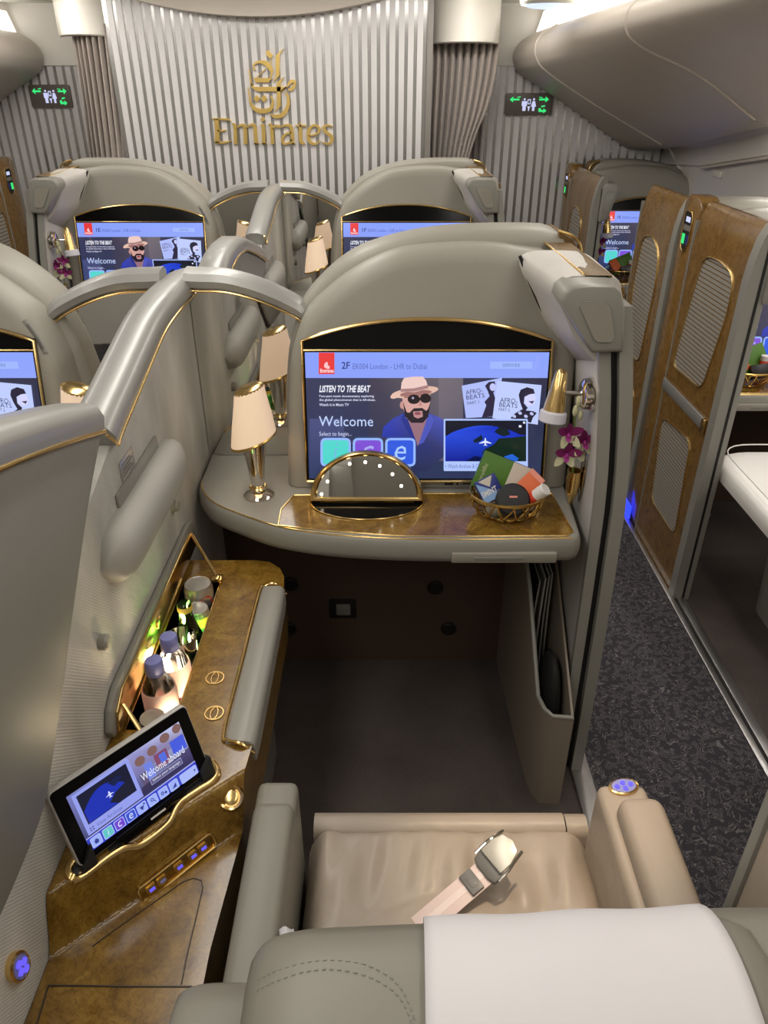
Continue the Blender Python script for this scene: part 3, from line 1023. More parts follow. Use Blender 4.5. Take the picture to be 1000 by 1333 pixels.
def monitor(where, seat_no):
    t = thing('monitor', 'gold-framed monitor with welcome menu ' + where, 'screen', (0.1, 1.70, 0.745), 'seat monitors')
    top = [(FR_L + (FR_R - FR_L) * i / 24) for i in range(25)]
    loop = [V(FR_L, 1.699, FR_B), *[V(x, 1.699, frame_top(x)) for x in top], V(FR_R, 1.699, FR_B)]
    b = B(); b.prism(loop, (0, -0.012, 0))
    obj('black_bezel', tilt(b), M['black'], t)
    b = B()
    fr = [V(p.x, 1.686, p.z) for p in loop]
    b.tube(fr, 0.0042, 8, closed=True)
    b.tube([V(FR_L, 1.686, SCR_T + 0.004), V(FR_R, 1.686, SCR_T + 0.004)], 0.0028, 8)
    obj('gold_frame', tilt(b), M['gold'], t)
    if seat_no not in TV_MESH:
        TV_MESH[seat_no] = tv_picture(seat_no)
    o = bpy.data.objects.new('picture', TV_MESH[seat_no])
    COL.objects.link(o)
    o.parent = t
    c = CUR[0](V(0.10, 1.6855 - TILT_K * (TILT_Z - SCR_C), SCR_C))
    o.location = c - LOC[t]
    o.rotation_euler = (-math.atan(TILT_K), 0, 0)
    return t


def cap_strip(b, top, x0, x1, h, y_is_path=True, r=0.012):
    pass


def mirror_wing(where):
    """mirror beside the monitor with its silver arched cap"""
    t = thing('mirror_panel', 'mirror panel with silver arched cap ' + where, 'mirror', (-0.34, 1.82, 0.745), 'mirror panels beside monitors')
    topx = [(258, 366), (296, 368), (340, 380), (384, 400)]
    pts = [onY(a, bb, 1.80) for a, bb in topx]
    path = smooth_path([V(-0.472, 1.80, pts[0].z + 0.002)] + pts + [V(pts[-1].x + 0.03, 1.80, pts[-1].z - 0.025)], 5)
    b = B()
    b.prism([V(-0.472, 1.815, 0.7515)] + [V(p.x, 1.815, p.z) for p in path] + [V(path[-1].x, 1.815, 0.7515)], (0, 0.012, 0))
    obj('mirror_glass', b, M['mirror'], t)
    b = B()
    rings = []
    for p in path:
        sec = [(0.0, -0.020), (-0.020, -0.012), (-0.024, 0.004), (-0.016, 0.020), (0.0, 0.026), (0.03, 0.027), (0.045, 0.016), (0.045, -0.020)]
        rings.append([V(p.x, p.y + a, p.z + c) for a, c in sec])
    b.loft(rings)
    c = obj('silver_cap', b, M['silver'], t)
    b = B(); b.tube([V(p.x, p.y - 0.010, p.z - 0.021) for p in path], 0.0032, 8)
    obj('gold_line', b, M['gold'], c)
    b = B(); b.box(-0.472, -0.20, 1.8275, 1.841, 0.752, 1.15)
    obj('backing', b, M['shell'], t)
    return t


DESK_FRONT = [(262, 638), (277, 655), (315, 671), (361, 686), (428, 696.5), (520, 702), (600, 703), (680, 702), (752, 702)]


def desk(where, full=True):
    t = thing('console_desk', 'curved grey desk with walnut inlay ' + where, 'desk', (0.0, 1.6, 0.69), 'monitor desks')
    fr = [onZ(a, c, 0.75) for a, c in DESK_FRONT]
    fr = smooth_path([V(-0.466, 1.66, 0.75)] + fr[:-1], 4) + [V(0.418, 1.388, 0.75), V(0.432, 1.398, 0.75), V(0.440, 1.415, 0.75), V(0.452, 1.60, 0.75)]
    loop = fr + [V(0.455, 1.841, 0.75), V(-0.466, 1.841, 0.75)]
    cen = V(0.0, 1.75, 0)

    def inset(d, z):
        out = []
        n = len(loop)
        for i, p in enumerate(loop):
            q = p.copy()
            if i < len(fr):
                a = loop[max(i - 1, 0)]; c = loop[min(i + 1, n - 1)]
                tt = (c - a); tt.z = 0; tt.normalize()
                nn = Vector((-tt.y, tt.x, 0))
                if nn.dot(cen - p) < 0:
                    nn = -nn
                q = q + nn * d
                q.x = min(max(q.x, -0.468), 0.456)
            q.z = z
            out.append(q)
        return out
    b = B()
    b.loft([inset(0.010, 0.7500), inset(0.003, 0.7485), inset(0.0, 0.744), inset(-0.004, 0.732), inset(-0.005, 0.708), inset(-0.001, 0.694), inset(0.010, 0.689)])
    obj('ledge', b, M['shell2'], t, ang=50)
    g = [V(p.x, p.y, 0.7495) for p in inset(0.004, 0.75)[:len(fr) - 3]]
    b = B(); b.tube(g, 0.0022, 6)
    obj('gold_line', b, M['gold'], t)
    inl = [onZ(a, c, 0.7505) for a, c in [(362, 685), (366, 664), (383, 645), (520, 643), (718, 643), (746, 693), (738, 698), (680, 698), (600, 698.5), (520, 698), (430, 692)]]
    b = B(); b.prism([V(p.x, p.y, 0.7495) for p in inl], (0, 0, 0.0022))
    i = obj('walnut_inlay', b, M['wood'], t)
    b = B(); b.tube([V(p.x, p.y, 0.7518) for p in inl], 0.0022, 6, closed=True)
    obj('gold_edge', b, M['gold'], i)
    # tray drawer and small hatch in the ledge front
    b = B(); b.box(0.150, 0.385, 1.3735, 1.42, 0.694, 0.720, 0.004)
    d = obj('tray_drawer', b, M['shell'], t)
    b = B(); b.box(0.20, 0.31, 1.372, 1.375, 0.703, 0.711, 0.001)
    obj('finger_pull', b, M['panel'], d)
    if full:
        pl = [onZ(a, c, 0.70) for a, c in [(345, 697), (398, 712)]]
        dd = (pl[1] - pl[0]).normalized(); nn = V(dd.y, -dd.x, 0)
        b = B(); q0, q1 = pl[0] + nn * -0.012, pl[1] + nn * -0.012
        b.prism([q0 + V(0, 0, -0.004), q1 + V(0, 0, -0.004), q1 + V(0, 0, 0.032), q0 + V(0, 0, 0.032)], nn * 0.02, 0.003)
        obj('hatch', b, M['shell'], t)
    return t


def table_lamp(where, lit=True):
    cx, cy, z0 = -0.306, 1.588, 0.750
    t = thing('table_lamp', 'lit table lamp with slanted cream shade ' + where, 'lamp', (cx, cy, z0), 'table lamps')
    T = Matrix.Translation((cx, cy, z0))
    b = B(); b.lathe([(0.036, 0.0), (0.037, 0.004), (0.030, 0.010), (0.018, 0.016), (0.016, 0.022)], 28, T)
    obj('base', b, M['chrome'], t)
    b = B(); b.lathe([(0.019, 0.020), (0.0225, 0.024), (0.019, 0.029)], 24, T)
    obj('gold_collar', b, M['gold'], t)
    b = B(); b.lathe([(0.014, 0.022), (0.016, 0.035), (0.021, 0.08), (0.027, 0.13), (0.031, 0.165), (0.020, 0.166)], 24, T)
    obj('stem', b, M['chrome'], t)
    prof = [(0.052, 0.150), (0.054, 0.152), (0.047, 0.20), (0.038, 0.25), (0.034, 0.275)]
    sh = lambda p: V(p.x, p.y, p.z + 0.35 * p.x * (1 if p.z < 0.26 else 0.9))
    b = B(); b.lathe(prof, 28, T, cap=(False, False), fn=sh)
    obj('shade', b, M['shade'], t)
    b = B(); b.lathe([(0.0345, 0.272), (0.034, 0.277), (0.026, 0.282), (0.010, 0.2835)], 24, T, cap=(False, True), fn=sh)
    obj('top_cap', b, M['gold'], t)
    b = B(); b.lathe([(0.053, 0.146), (0.056, 0.150), (0.0535, 0.154)], 28, T, cap=(False, False), fn=sh)
    obj('rim', b, M['brass'], t)
    if lit:
        l = bpy.data.lights.new('lamp_glow', 'POINT')
        l.energy = 0.25
        l.color = (1.0, 0.75, 0.5)
        l.shadow_soft_size = 0.02
        o = bpy.data.objects.new('lamp_glow', l)
        COL.objects.link(o)
        o.parent = t
        o.location = (0, 0, 0.20)
    return t


def reading_lamp(where):
    t = thing('reading_lamp', 'gold cone reading lamp on chrome mount ' + where, 'lamp', (0.46, 1.58, 1.035), 'gold reading lamps')
    R = Matrix.Translation((0.462, 1.53, 1.035)) @ Matrix.Rotation(math.radians(-90), 4, 'Y')
    b = B(); b.lathe([(0.037, 0.0), (0.0375, 0.010), (0.033, 0.026), (0.026, 0.031), (0.006, 0.032)], 28, R)
    obj('mount', b, M['chrome'], t)
    b = B(); b.tube([V(0.440, 1.53, 1.035), V(0.415, 1.538, 1.033), V(0.392, 1.548, 1.031)], 0.0055, 10)
    obj('arm', b, M['chrome'], t)
    tip, bot = V(0.390, 1.558, 1.078), V(0.380, 1.546, 0.990)
    d = (bot - tip)
    q = d.to_track_quat('Z', 'Y').to_matrix().to_4x4()
    R = Matrix.Translation(tip) @ q
    L = d.length
    b = B(); b.lathe([(0.006, -0.004), (0.010, 0.0), (0.0125, 0.004), (0.019, L * 0.5), (0.0245, L)], 24, R)
    obj('cone', b, M['gold'], t)
    b = B(); b.lathe([(0.0245, L), (0.030, L + 0.004), (0.031, L + 0.024), (0.027, L + 0.027)], 24, R)
    obj('lens', b, M['diffuser'], t)
    return t


def petal_shape(b, c, d, nrm, L, Wd, curl=0.15):
    d = d.normalized(); s = d.cross(nrm).normalized(); nrm = s.cross(d)
    rows = []
    for i in range(6):
        u = i / 5
        w = Wd * math.sin(math.pi * (0.08 + 0.86 * u)) ** 0.8
        mid = c + d * (L * u) + nrm * (curl * L * u * u)
        rows.append([mid - s * w + nrm * (0.12 * w), mid, mid + s * w + nrm * (0.12 * w)])
    b.loft(rows, False, (False, False))


def orchid(where, seed=1):
    v = thing('wall_vase', 'pointed gold wall vase ' + where, 'vase', (0.452, 1.545, 0.755), 'gold wall vases')
    b = B()
    T = Matrix.Translation((0.447, 1.55, 0.75))
    b.lathe([(0.001, -0.006), (0.010, 0.010), (0.018, 0.035), (0.0215, 0.065), (0.020, 0.088), (0.017, 0.088), (0.015, 0.060)], 20, T, cap=(True, True), fn=lambda p: V(p.x * 0.8, p.y, p.z))
    obj('cup', b, M['gold'], v)
    b = B(); b.lathe([(0.001, -0.002), (0.012, 0.02), (0.020, 0.06), (0.022, 0.12), (0.018, 0.15), (0.004, 0.165)], 20, Matrix.Translation((0.466, 1.55, 0.755)), fn=lambda p: V(p.x * 0.15, p.y, p.z))
    obj('back_plate', b, M['chrome'], v)
    o = thing('orchid_stem', 'purple and white orchid spray ' + where, 'flower', (0.445, 1.55, 0.83), 'orchid sprays')
    pts = [V(0.446, 1.55, 0.80), V(0.440, 1.545, 0.86), V(0.434, 1.54, 0.91), V(0.428, 1.537, 0.955), V(0.425, 1.535, 0.99), V(0.428, 1.535, 1.012)]
    b = B(); b.tube(smooth_path(pts, 4), 0.0022, 6)
    obj('stalk', b, M['stem'], o)
    rnd = random.Random(seed)
    fl = [(V(0.414, 1.52, 0.895), -1.0), (V(0.452, 1.525, 0.925), 1.0), (V(0.412, 1.52, 0.945), -0.9), (V(0.440, 1.53, 0.905), 0.8)]
    for k, (c, sgn) in enumerate(fl):
        b = B()
        nrm = V(-0.1 * sgn, -1, 0.25).normalized()
        for j, a in enumerate([90, 20, 160, 235, 305]):
            a2 = math.radians(a + rnd.uniform(-14, 14))
            d = V(math.cos(a2), -0.25, math.sin(a2))
            b.mi = 0 if j in (0, 1, 2) else 1
            petal_shape(b, c, d, nrm, rnd.uniform(0.031, 0.040), 0.0100 if j else 0.0085)
        b.mi = 2
        b.ball(c + V(0, -0.006, -0.003), (0.005, 0.008, 0.007), 8, 6)
        petal_shape(b, c + V(0, -0.004, 0), V(0.15 * sgn, -0.7, -0.8), V(0, -1, 0.3), 0.020, 0.007)
        fo = obj('blossom', b, [M['petal'], M['petal2'], M['petal3']], o)
        b = B(); b.tube([c + V(0, 0.004, 0), c * 0.5 + pts[2] * 0.5 + V(0, 0, -0.008), V(0.434, 1.54, c.z - 0.02)], 0.0015, 5)
        obj('pedicel', b, M['stem'], o)
    for (c, s) in [((0.430, 1.533, 1.018), 0.011), ((0.4235, 1.53, 0.995), 0.009), ((0.436, 1.53, 0.985), 0.0085)]:
        b = B(); b.ball(c, (s * 0.7, s * 0.7, s * 1.5), 10, 8)
        obj('bud', b, M['petal2'], o)
    return o


def aisle_wall(where):
    """inner aisle wall with its forward pillar block"""
    t = thing('aisle_partition', 'suede-lined aisle partition with grey pillar head ' + where, 'partition', (0.5, 1.7, 0.0), 'aisle partitions')
    zs = [0.0, 0.30, 0.60, 0.82, 1.0, 1.12, 1.20, 1.26]
    lean = lambda z: -0.050 * max(0, (z - 0.80) / 0.48) ** 1.6
    yn = lambda z: 1.395 + 0.055 * max(0, z) ** 2
    rings = []
    for z in zs:
        dx = lean(z)
        rings.append([V(0.470 + dx * 0.8, yn(z) + 0.016, z), V(0.505 + dx, yn(z) + 0.016, z), V(0.505 + dx, 1.90, z), V(0.470 + dx * 0.8, 1.90, z)])
    b = B(); b.loft(rings)
    obj('lining', b, M['leatherwall'], t)
    # frame post on the near edge and the black door gap beside it
    def post(x0, x1, y0, y1, name, mat, ztop=1.24):
        rr = []
        for z in [k * ztop / 14 for k in range(15)]:
            dx = lean(z); a = yn(z)
            rr.append([V(x0 + dx, a + y0, z), V(x1 + dx, a + y0, z), V(x1 + dx, a + y1, z), V(x0 + dx, a + y1, z)])
        bb = B(); bb.loft(rr)
        return obj(name, bb, mat, t)
    post(0.468, 0.492, 0.0, 0.016, 'inner_post', M['shell2'])
    post(0.4915, 0.508, 0.014, 0.06, 'door_gap', M['dark'])
    post(0.508, 0.536, -0.006, 0.060, 'outer_post', M['shell2'])
    # walnut outer skin
    rr = []
    for z in zs:
        dx = lean(z)
        rr.append([V(0.508 + dx, yn(z) + 0.061, z), V(0.540 + dx, yn(z) + 0.061, z), V(0.540 + dx, 1.92, z), V(0.508 + dx, 1.92, z)])
    b = B(); b.loft(rr)
    obj('outer_skin', b, M['wood2'], t)
    # arm from the shell to the block, wood on top
    b = B()
    r0 = [(0.384, 1.125), (0.340, 1.205), (0.304, 1.270), (0.318, 1.298), (0.40, 1.302), (0.455, 1.292), (0.475, 1.25), (0.475, 1.05)]
    r1 = [(0.408, 1.150), (0.380, 1.195), (0.347, 1.258), (0.366, 1.285), (0.41, 1.289), (0.462, 1.285), (0.482, 1.25), (0.482, 1.10)]
    q0 = [(v.x, v.y) for v in smooth_path([(x, z, 0) for x, z in r0], 3, True)]
    q1 = [(v.x, v.y) for v in smooth_path([(x, z, 0) for x, z in r1], 3, True)]
    b.loft([[V(x, 1.712, z) for x, z in q0], [V(x * 0.5 + X1 * 0.5, 1.62, z * 0.5 + Z1 * 0.5) for (x, z), (X1, Z1) in zip(q0, q1)], [V(x, 1.52, z) for x, z in q1]])
    obj('arm', b, M['leatherwall'], t, ang=75)
    b = B()
    wl = [V(0.372, 1.80, 1.298), V(0.432, 1.80, 1.298), V(0.458, 1.52, 1.284), V(0.402, 1.52, 1.284)]
    b.prism(wl, (0, 0, 0.006), 0.001)
    w = obj('walnut_rail', b, M['woodsatin'], t)
    b = B(); b.tube([V(0.370, 1.80, 1.305), V(0.401, 1.52, 1.291)], 0.0025, 6)
    obj('gold_line', b, M['gold'], w)
    # pillar block
    hb = [onY(a, c, 1.46) for a, c in [(731, 378), (741, 371), (770, 369), (800, 370), (809, 378), (813, 401), (812, 430), (810, 458), (770, 459), (757, 440), (727, 391)]]
    c = sum(hb, V(0, 0, 0)) / len(hb)
    def rg(k, y):
        return [V(c.x + (p.x - c.x) * k, y, c.z + (p.z - c.z) * k) for p in hb]
    b = B(); b.loft([rg(0.86, 1.448), rg(0.93, 1.449), rg(0.985, 1.456), rg(1.0, 1.468), rg(1.0, 1.53)])
    h = obj('pillar_block', b, M['shell2'], t, ang=50)
    ins = [onY(a, d, 1.446) for a, d in [(755, 399), (759, 393), (788, 393), (795, 400), (800, 438), (796, 445), (778, 445), (773, 440)]]
    b = B(); b.prism(ins, (0, -0.0015, 0), 0.0005, 1)
    obj('inset', b, M['shell'], h)
    b = B(); b.tube([V(p.x, 1.4455, p.z) for p in ins], 0.0012, 6, closed=True)
    obj('seam', b, M['panel'], h)
    # seam between shell and arm
    b = B(); b.tube([onY(677, 333, 1.697), onY(690, 368, 1.697), onY(703, 398, 1.695), onY(712, 414, 1.693), onY(722, 428, 1.690)], 0.0040, 8)
    obj('gap_line', b, M['dark'], t)
    return t


def divider(where, full=True):
    t = thing('suite_divider', 'cloth-covered divider wall with arched silver cap ' + where, 'partition', (XC, 1.3, 0), 'centre dividers')
    top = [onX(a, c, -0.462) for a, c in [(136, 566), (160, 556), (176, 520), (196, 472), (216, 428), (240, 396), (258, 378)]]
    top = [(p.y, p.z) for p in top[2:]]
    top = [(v.x, v.y) for v in smooth_path([(a, c, 0) for a, c in top], 4)]
    top = [(1.165, 1.080), (1.185, 1.087), (1.22, 1.097)] + top + [(1.90, top[-1][1] - 0.004), (1.955, top[-1][1] - 0.012)]
    b = B()
    loop = [V(-0.474, 0.10, 0.0), V(-0.474, 0.10, 0.95), V(-0.474, 0.9, 0.99)] + [V(-0.474, y, z) for y, z in top] + [V(-0.474, 1.955, 0.0)]
    b.prism(loop, (-0.052, 0, 0))
    obj('wall_core', b, M['wallcloth'], t)
    rings = []
    for i, (y, z) in enumerate(top):
        a = top[max(i - 1, 0)]; c = top[min(i + 1, len(top) - 1)]
        tt = Vector((c[0] - a[0], c[1] - a[1])).normalized()
        n = Vector((-tt.y, tt.x))
        sec = [(-0.460, 0.0), (-0.458, 0.022), (-0.468, 0.040), (-0.485, 0.047), (-0.515, 0.047), (-0.532, 0.040), (-0.542, 0.022), (-0.540, 0.0)]
        rings.append([V(x, y + n.x * h, z + n.y * h) for x, h in sec])
    b = B(); b.loft(rings)
    c = obj('silver_cap', b, M['silver'], t, ang=50)
    for xx in (-0.459, -0.541):
        b = B(); b.tube([V(xx, 1.124, 1.118), V(xx, 1.145, 1.100)] + [V(xx, y, z + 0.001) for y, z in top], 0.003, 8)
        obj('gold_line', b, M['gold'], c)
    # capsule armrest on the cloth
    b = B()
    rr = []
    for k in range(17):
        u = k / 16
        y = 1.02 + 0.475 * u
        s = math.sqrt(max(0.0, 1 - (abs(u - 0.5) * 2) ** 7)) * 0.98 + 0.02
        rr.append([V(-0.474 + 0.050 * s * max(0.0, math.sin(a)) ** 0.6, y, 0.915 + 0.055 * s * math.cos(a)) for a in [math.pi * j / 10 for j in range(11)]])
    b.loft(rr)
    cp = obj('capsule_rest', b, M['restpad'], t, ang=60)
    b = B(); b.box(-0.4745, -0.468, 1.14, 1.40, 0.962, 0.995, 0.004)
    obj('slot_plate', b, M['shell2'], t)
    if full:
        b = B(); b.box(-0.474, -0.4715, 1.185, 1.262, 0.997, 1.035, 0.001)
        pl = obj('placard', b, M['steel'], t)
        b = B()
        for k in range(4):
            b.box(-0.4716, -0.4708, 1.195, 1.25 - 0.012 * (k % 2), 1.004 + k * 0.007, 1.0065 + k * 0.007)
        obj('placard_lines', b, M['buckle'], pl)
    for (y, z) in [(1.439, 0.806), (0.96, 0.815)]:
        b = B(); R = Matrix.Translation((-0.476, y, z)) @ Matrix.Rotation(math.radians(90), 4, 'Y')
        b.lathe([(0.014, 0), (0.014, 0.014), (0.011, 0.018), (0.002, 0.0185)], 18, R)
        obj('coat_knob', b, M['shell'], t)
    # seat control pod
    b = B(); R = Matrix.Translation((-0.475, 0.531, 0.639)) @ Matrix.Rotation(math.radians(90), 4, 'Y') @ Matrix.Rotation(math.radians(20), 4, 'Z')
    b.lathe([(0.031, 0), (0.031, 0.008), (0.027, 0.010), (0.024, 0.008), (0.001, 0.008)], 28, R, fn=lambda p: V(p.x * 1.0, p.y * 0.58, p.z))
    pd = obj('control_pod', b, M['gold'], t)
    b = B(); b.lathe([(0.0245, 0.0075), (0.0245, 0.0095), (0.001, 0.0098)], 24, R, fn=lambda p: V(p.x, p.y * 0.58, p.z))
    obj('pod_face', b, M['keyring'], pd)
    for (u, w) in [(0.013, 0), (0.0, 0.006), (0.0, -0.006), (-0.013, 0)]:
        b = B(); b.lathe([(0.0052, 0.0095), (0.0048, 0.0125), (0.001, 0.0128)], 12, R @ Matrix.Translation((u, w, 0)))
        obj('pod_key', b, M['ledblue'], pd)
    return t


def slide_panel(where):
    """raised sliding privacy panel running along the divider"""
    t = thing('privacy_panel', 'plain grey sliding privacy panel with silver gold-edged cap ' + where, 'partition', (-0.46, 0.7, 0.7), 'sliding privacy panels')
    g = [onX(a, c, -0.455) for a, c in [(134, 562), (100, 572), (60, 586), (0, 610)]]
    cap = [(p.y, p.z) for p in g]
    cap = cap + [(0.66, 1.255), (0.50, 1.262), (0.34, 1.235), (0.20, 1.17), (0.11, 1.07), (0.08, 0.95)]
    cap = [(v.x, v.y) for v in smooth_path([(a, c, 0) for a, c in cap], 4)]
    low = [onX(a, c, -0.455) for a, c in [(0, 1200), (30, 1130), (60, 1050), (72, 980), (85, 890), (97, 800), (108, 720), (120, 640), (131, 580)]]
    low = [(v.x, v.y) for v in smooth_path([(p.y, p.z, 0) for p in low], 4)]
    loop = cap + [(0.08, 0.76), (0.30, 0.745)] + low
    b = B(); b.prism([V(-0.4735, y, z) for y, z in loop], (0.017, 0, 0), 0.003)
    obj('panel', b, M['panel'], t)
    rings = []
    for i, (y, z) in enumerate(cap):
        a = cap[max(i - 1, 0)]; c = cap[min(i + 1, len(cap) - 1)]
        tt = Vector((a[0] - c[0], a[1] - c[1])).normalized()
        n = Vector((-tt.y, tt.x))
        sec = [(-0.452, 0.0), (-0.451, 0.025), (-0.460, 0.040), (-0.478, 0.046), (-0.520, 0.046), (-0.535, 0.035), (-0.535, 0.0)]
        rings.append([V(x, y + n.x * h, z + n.y * h) for x, h in sec])
    b = B(); b.loft(rings)
    c = obj('silver_cap', b, M['silver'], t, ang=50)
    b = B(); b.tube([V(-0.4515, y, z + 0.001) for y, z in cap], 0.0035, 8)
    obj('gold_line', b, M['gold'], c)
    b = B(); b.tube([V(-0.4700, y + 0.005, z - 0.003) for y, z in low[2:]], 0.0055, 6)
    obj('shadow_gap', b, M['dark'], t)
    return t


def magazine_pocket(where):
    t = thing('magazine_pocket', 'tall taupe literature pocket ' + where, 'pocket', (0.42, 1.55, 0), 'literature pockets')
    # plan outline: open-topped bin with slanted lip
    def ring(ins, z_fn):
        pl = [(0.365, 1.84), (0.372, 1.55), (0.380, 1.36), (0.388, 1.315), (0.405, 1.290), (0.455, 1.285), (0.462, 1.84)]
        out = []
        cx, cy = 0.418, 1.56
        for x, y in pl:
            x2 = cx + (x - cx) * (1 - ins / 0.045); y2 = cy + (y - cy) * (1 - ins / 0.27)
            out.append(V(x2, y2, z_fn(y)))
        return out
    lip = lambda y: 0.305 + (0.0 if y < 1.38 else min(0.36, (y - 1.38) * 1.15))
    b = B(); b.loft([ring(0, lambda y: 0.0), ring(0, lambda y: 0.15), ring(0, lip), ring(0.006, lip), ring(0.006, lambda y: 0.06)], True, (True, True))
    obj('bin', b, M['pocket'], t)
    b = B(); rim = ring(0.003, lambda y: lip(y) + 0.002); b.tube(rim[:6], 0.0055, 8)
    obj('rim', b, M['shell2'], t)
    return t


def footwell(where):
    t = thing('footwell_panel', 'dark brown footwell panel with knobs ' + where, 'panel', (0, 1.845, 0), 'footwell panels')
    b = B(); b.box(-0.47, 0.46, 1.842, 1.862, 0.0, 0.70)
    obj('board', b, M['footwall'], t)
    b = B(); b.box(-0.170, -0.086, 1.836, 1.845, 0.175, 0.248, 0.004)
    s = obj('socket_plate', b, M['dark'], t)
    b = B(); b.box(-0.148, -0.104, 1.832, 1.838, 0.190, 0.232, 0.003)
    obj('socket_insert', b, M['panel'], s)
    for (x, z) in [(0.157, 0.291), (0.204, 0.133), (-0.301, 0.133), (-0.285, 0.305)]:
        b = B(); R = Matrix.Translation((x, 1.844, z)) @ Matrix.Rotation(math.radians(90), 4, 'X')
        b.lathe([(0.024, 0), (0.024, 0.008), (0.020, 0.012), (0.001, 0.0125)], 20, R)
        obj('knob', b, M['dark'], t)
    return t

# ================================================================ THE SETTING
# floors
b = B(); b.box(-3.2, 2.6, -2.0, 5.6, -0.05, 0.0)
struct('floor', b, M['carpet'], 'taupe carpet covering the cabin floor')
b = B(); b.box(0.562, 1.030, -2.0, 4.70, 0.0, 0.004)
struct('floor_aisle', b, M['aisle'], 'dark flecked carpet strip of the aisle')
b = B(); b.box(-2.03, -1.562, -2.0, 4.70, 0.0, 0.004)
struct('floor_aisle', b, M['aisle'], 'dark flecked carpet strip of the far aisle')
b = B()
b.box(1.030, 1.050, 0.9, 4.7, 0.0, 0.012, 0.002)
b.box(1.062, 1.092, 0.9, 2.9, 0.0, 0.010, 0.002)
b.mi = 1
b.box(1.050, 1.062, 0.9, 2.9, 0.0, 0.004)
struct('trim_1', b, [M['steel'], M['dark']], 'metal sliding door track along the aisle')
b = B(); b.box(0.508, 0.560, -0.5, 1.46, 0.0, 0.010, 0.002)
struct('trim_2', b, M['steel'], 'metal door sill of the suite with the open bar')

# front bulkhead -------------------------------------------------
YW = 4.30
b = B(); b.box(-1.36, 0.212, YW, YW + 0.03, 0.0, 1.995)
wf = struct('wall_front', b, M['stripe_s'], 'silver and white striped bulkhead behind the gold lettering')
n = 34
px = (0.200 + 1.345) / n
b0 = B(); b0.box(-0.014, 0.014, -0.003, 0.003, 0, 1.99)
smesh = None
for i in range(n):
    if smesh is None:
        o = obj('stripe', b0, M['stripe'], wf, smooth=False)
        smesh = o.data
        for v in smesh.vertices:
            v.co += LOC[o]
    else:
        o = bpy.data.objects.new('stripe', smesh)
        COL.objects.link(o)
        o.parent = wf
    o.location = Vector((-1.345 + px * (i + 0.5), YW - 0.003, 0.0)) - LOC[wf]


def side_wall(name, x0, x1, y, label):
    b = B(); b.box(x0, x1, y, y + 0.03, 0.0, 1.72)
    b.mi = 1
    b.box(x0, x1, y - 0.012, y + 0.03, 1.712, 2.0)
    w = struct(name, b, [M['stripe_s'], M['ceiling']], label)
    k = int((x1 - x0) / 0.049)
    for i in range(k):
        o = bpy.data.objects.new('stripe', smesh)
        COL.objects.link(o)
        o.parent = w
        o.scale = (1.1, 1.0, 1.709 / 1.99)
        o.location = Vector((x0 + 0.049 * (i + 0.5), y - 0.003, 0)) - LOC[w]
    return w


YS = 4.78
side_wall('wall_front_right', 0.44, 2.3, YS, 'striped side wall with lavatory sign beyond the window-side suites')
side_wall('wall_front_left', -3.1, -1.50, YS, 'striped side wall with lavatory sign across the far aisle')
b = B(); b.box(0.212, 0.24, YW - 0.02, YS, 0, 2.0)
struct('trim_3', b, M['pewter'], 'dark jamb at the end of the striped bulkhead')

# header over the bulkhead
loop = [V(-1.36, YW - 0.10, 1.997)] + [V(x, YW - 0.10, min(1.985, 1.900 + 0.20 * (x + 0.60) ** 2)) for x in [-1.36 + 1.6 * i / 24 for i in range(25)]] + [V(0.24, YW - 0.10, 1.997)]
b = B(); b.prism(loop, (0, 0.11, 0), 0.004)
struct('trim_4', b, M['bin'], 'curved beige header above the striped bulkhead')

# gold lettering and emblem ------------------------------------
def zl(x, y):
    p = onY(265 + x / 5.556, 55 + y / 5.556, YW - 0.018)
    return p


def ribbon(pts, depth=0.012, bb=None):
    """variable-width pen stroke (x, y, half width) as a raised bar"""
    P = smooth_path([(a, c, w) for a, c, w in pts], 5)
    L, R = [], []
    for i, p in enumerate(P):
        a = P[max(i - 1, 0)]; c = P[min(i + 1, len(P) - 1)]
        t = Vector((c.x - a.x, c.y - a.y)).normalized()
        w = max(p.z, 0.6)
        L.append(zl(p.x - t.y * w, p.y + t.x * w)); R.append(zl(p.x + t.y * w, p.y - t.x * w))
    rings = []
    dv = V(0, depth, 0)
    for l, r in zip(L, R):
        rings.append([l, r, r + dv, l + dv])
    (bb or B()).loft(rings)


def slab(pts, bb, depth=0.012):
    bb.prism([zl(*p) for p in pts], (0, depth, 0))


sg = thing('wall_lettering', 'raised gold calligraphic emblem over a gold word on the striped bulkhead', 'sign', (-0.57, YW - 0.01, 1.34))
b = B()
slab([(522, 95), (578, 45), (550, 92), (550, 240), (505, 290), (522, 250)], b)
slab([(450, 72), (470, 54), (502, 98), (486, 122), (474, 112), (456, 92)], b)
ribbon([(486, 115, 2.5), (484, 135, 2), (488, 160, 3)], bb=b)
ribbon([(370, 204, 5), (362, 165, 6), (400, 142, 10), (450, 152, 17), (485, 190, 15), (492, 225, 7), (478, 262, 4)], bb=b)
ribbon([(384, 256, 2), (448, 192, 3)], bb=b)
slab([(362, 258), (497, 258), (470, 291), (380, 291)], b)
ribbon([(330, 195, 3), (338, 255, 5), (348, 318, 7)], bb=b)
slab([(340, 292), (366, 322), (606, 322), (575, 356), (388, 356), (346, 326)], b)
ribbon([(556, 358, 3), (606, 318, 6), (628, 288, 12), (652, 280, 10), (660, 304, 9), (636, 340, 11), (612, 342, 7)], bb=b)
slab([(530, 292), (580, 250), (558, 292), (558, 465), (512, 506), (530, 470)], b)
ribbon([(320, 325, 2), (332, 380, 5), (340, 440, 8), (376, 486, 14), (430, 498, 17), (480, 486, 15), (498, 450, 10), (500, 420, 7), (486, 390, 6)], bb=b)
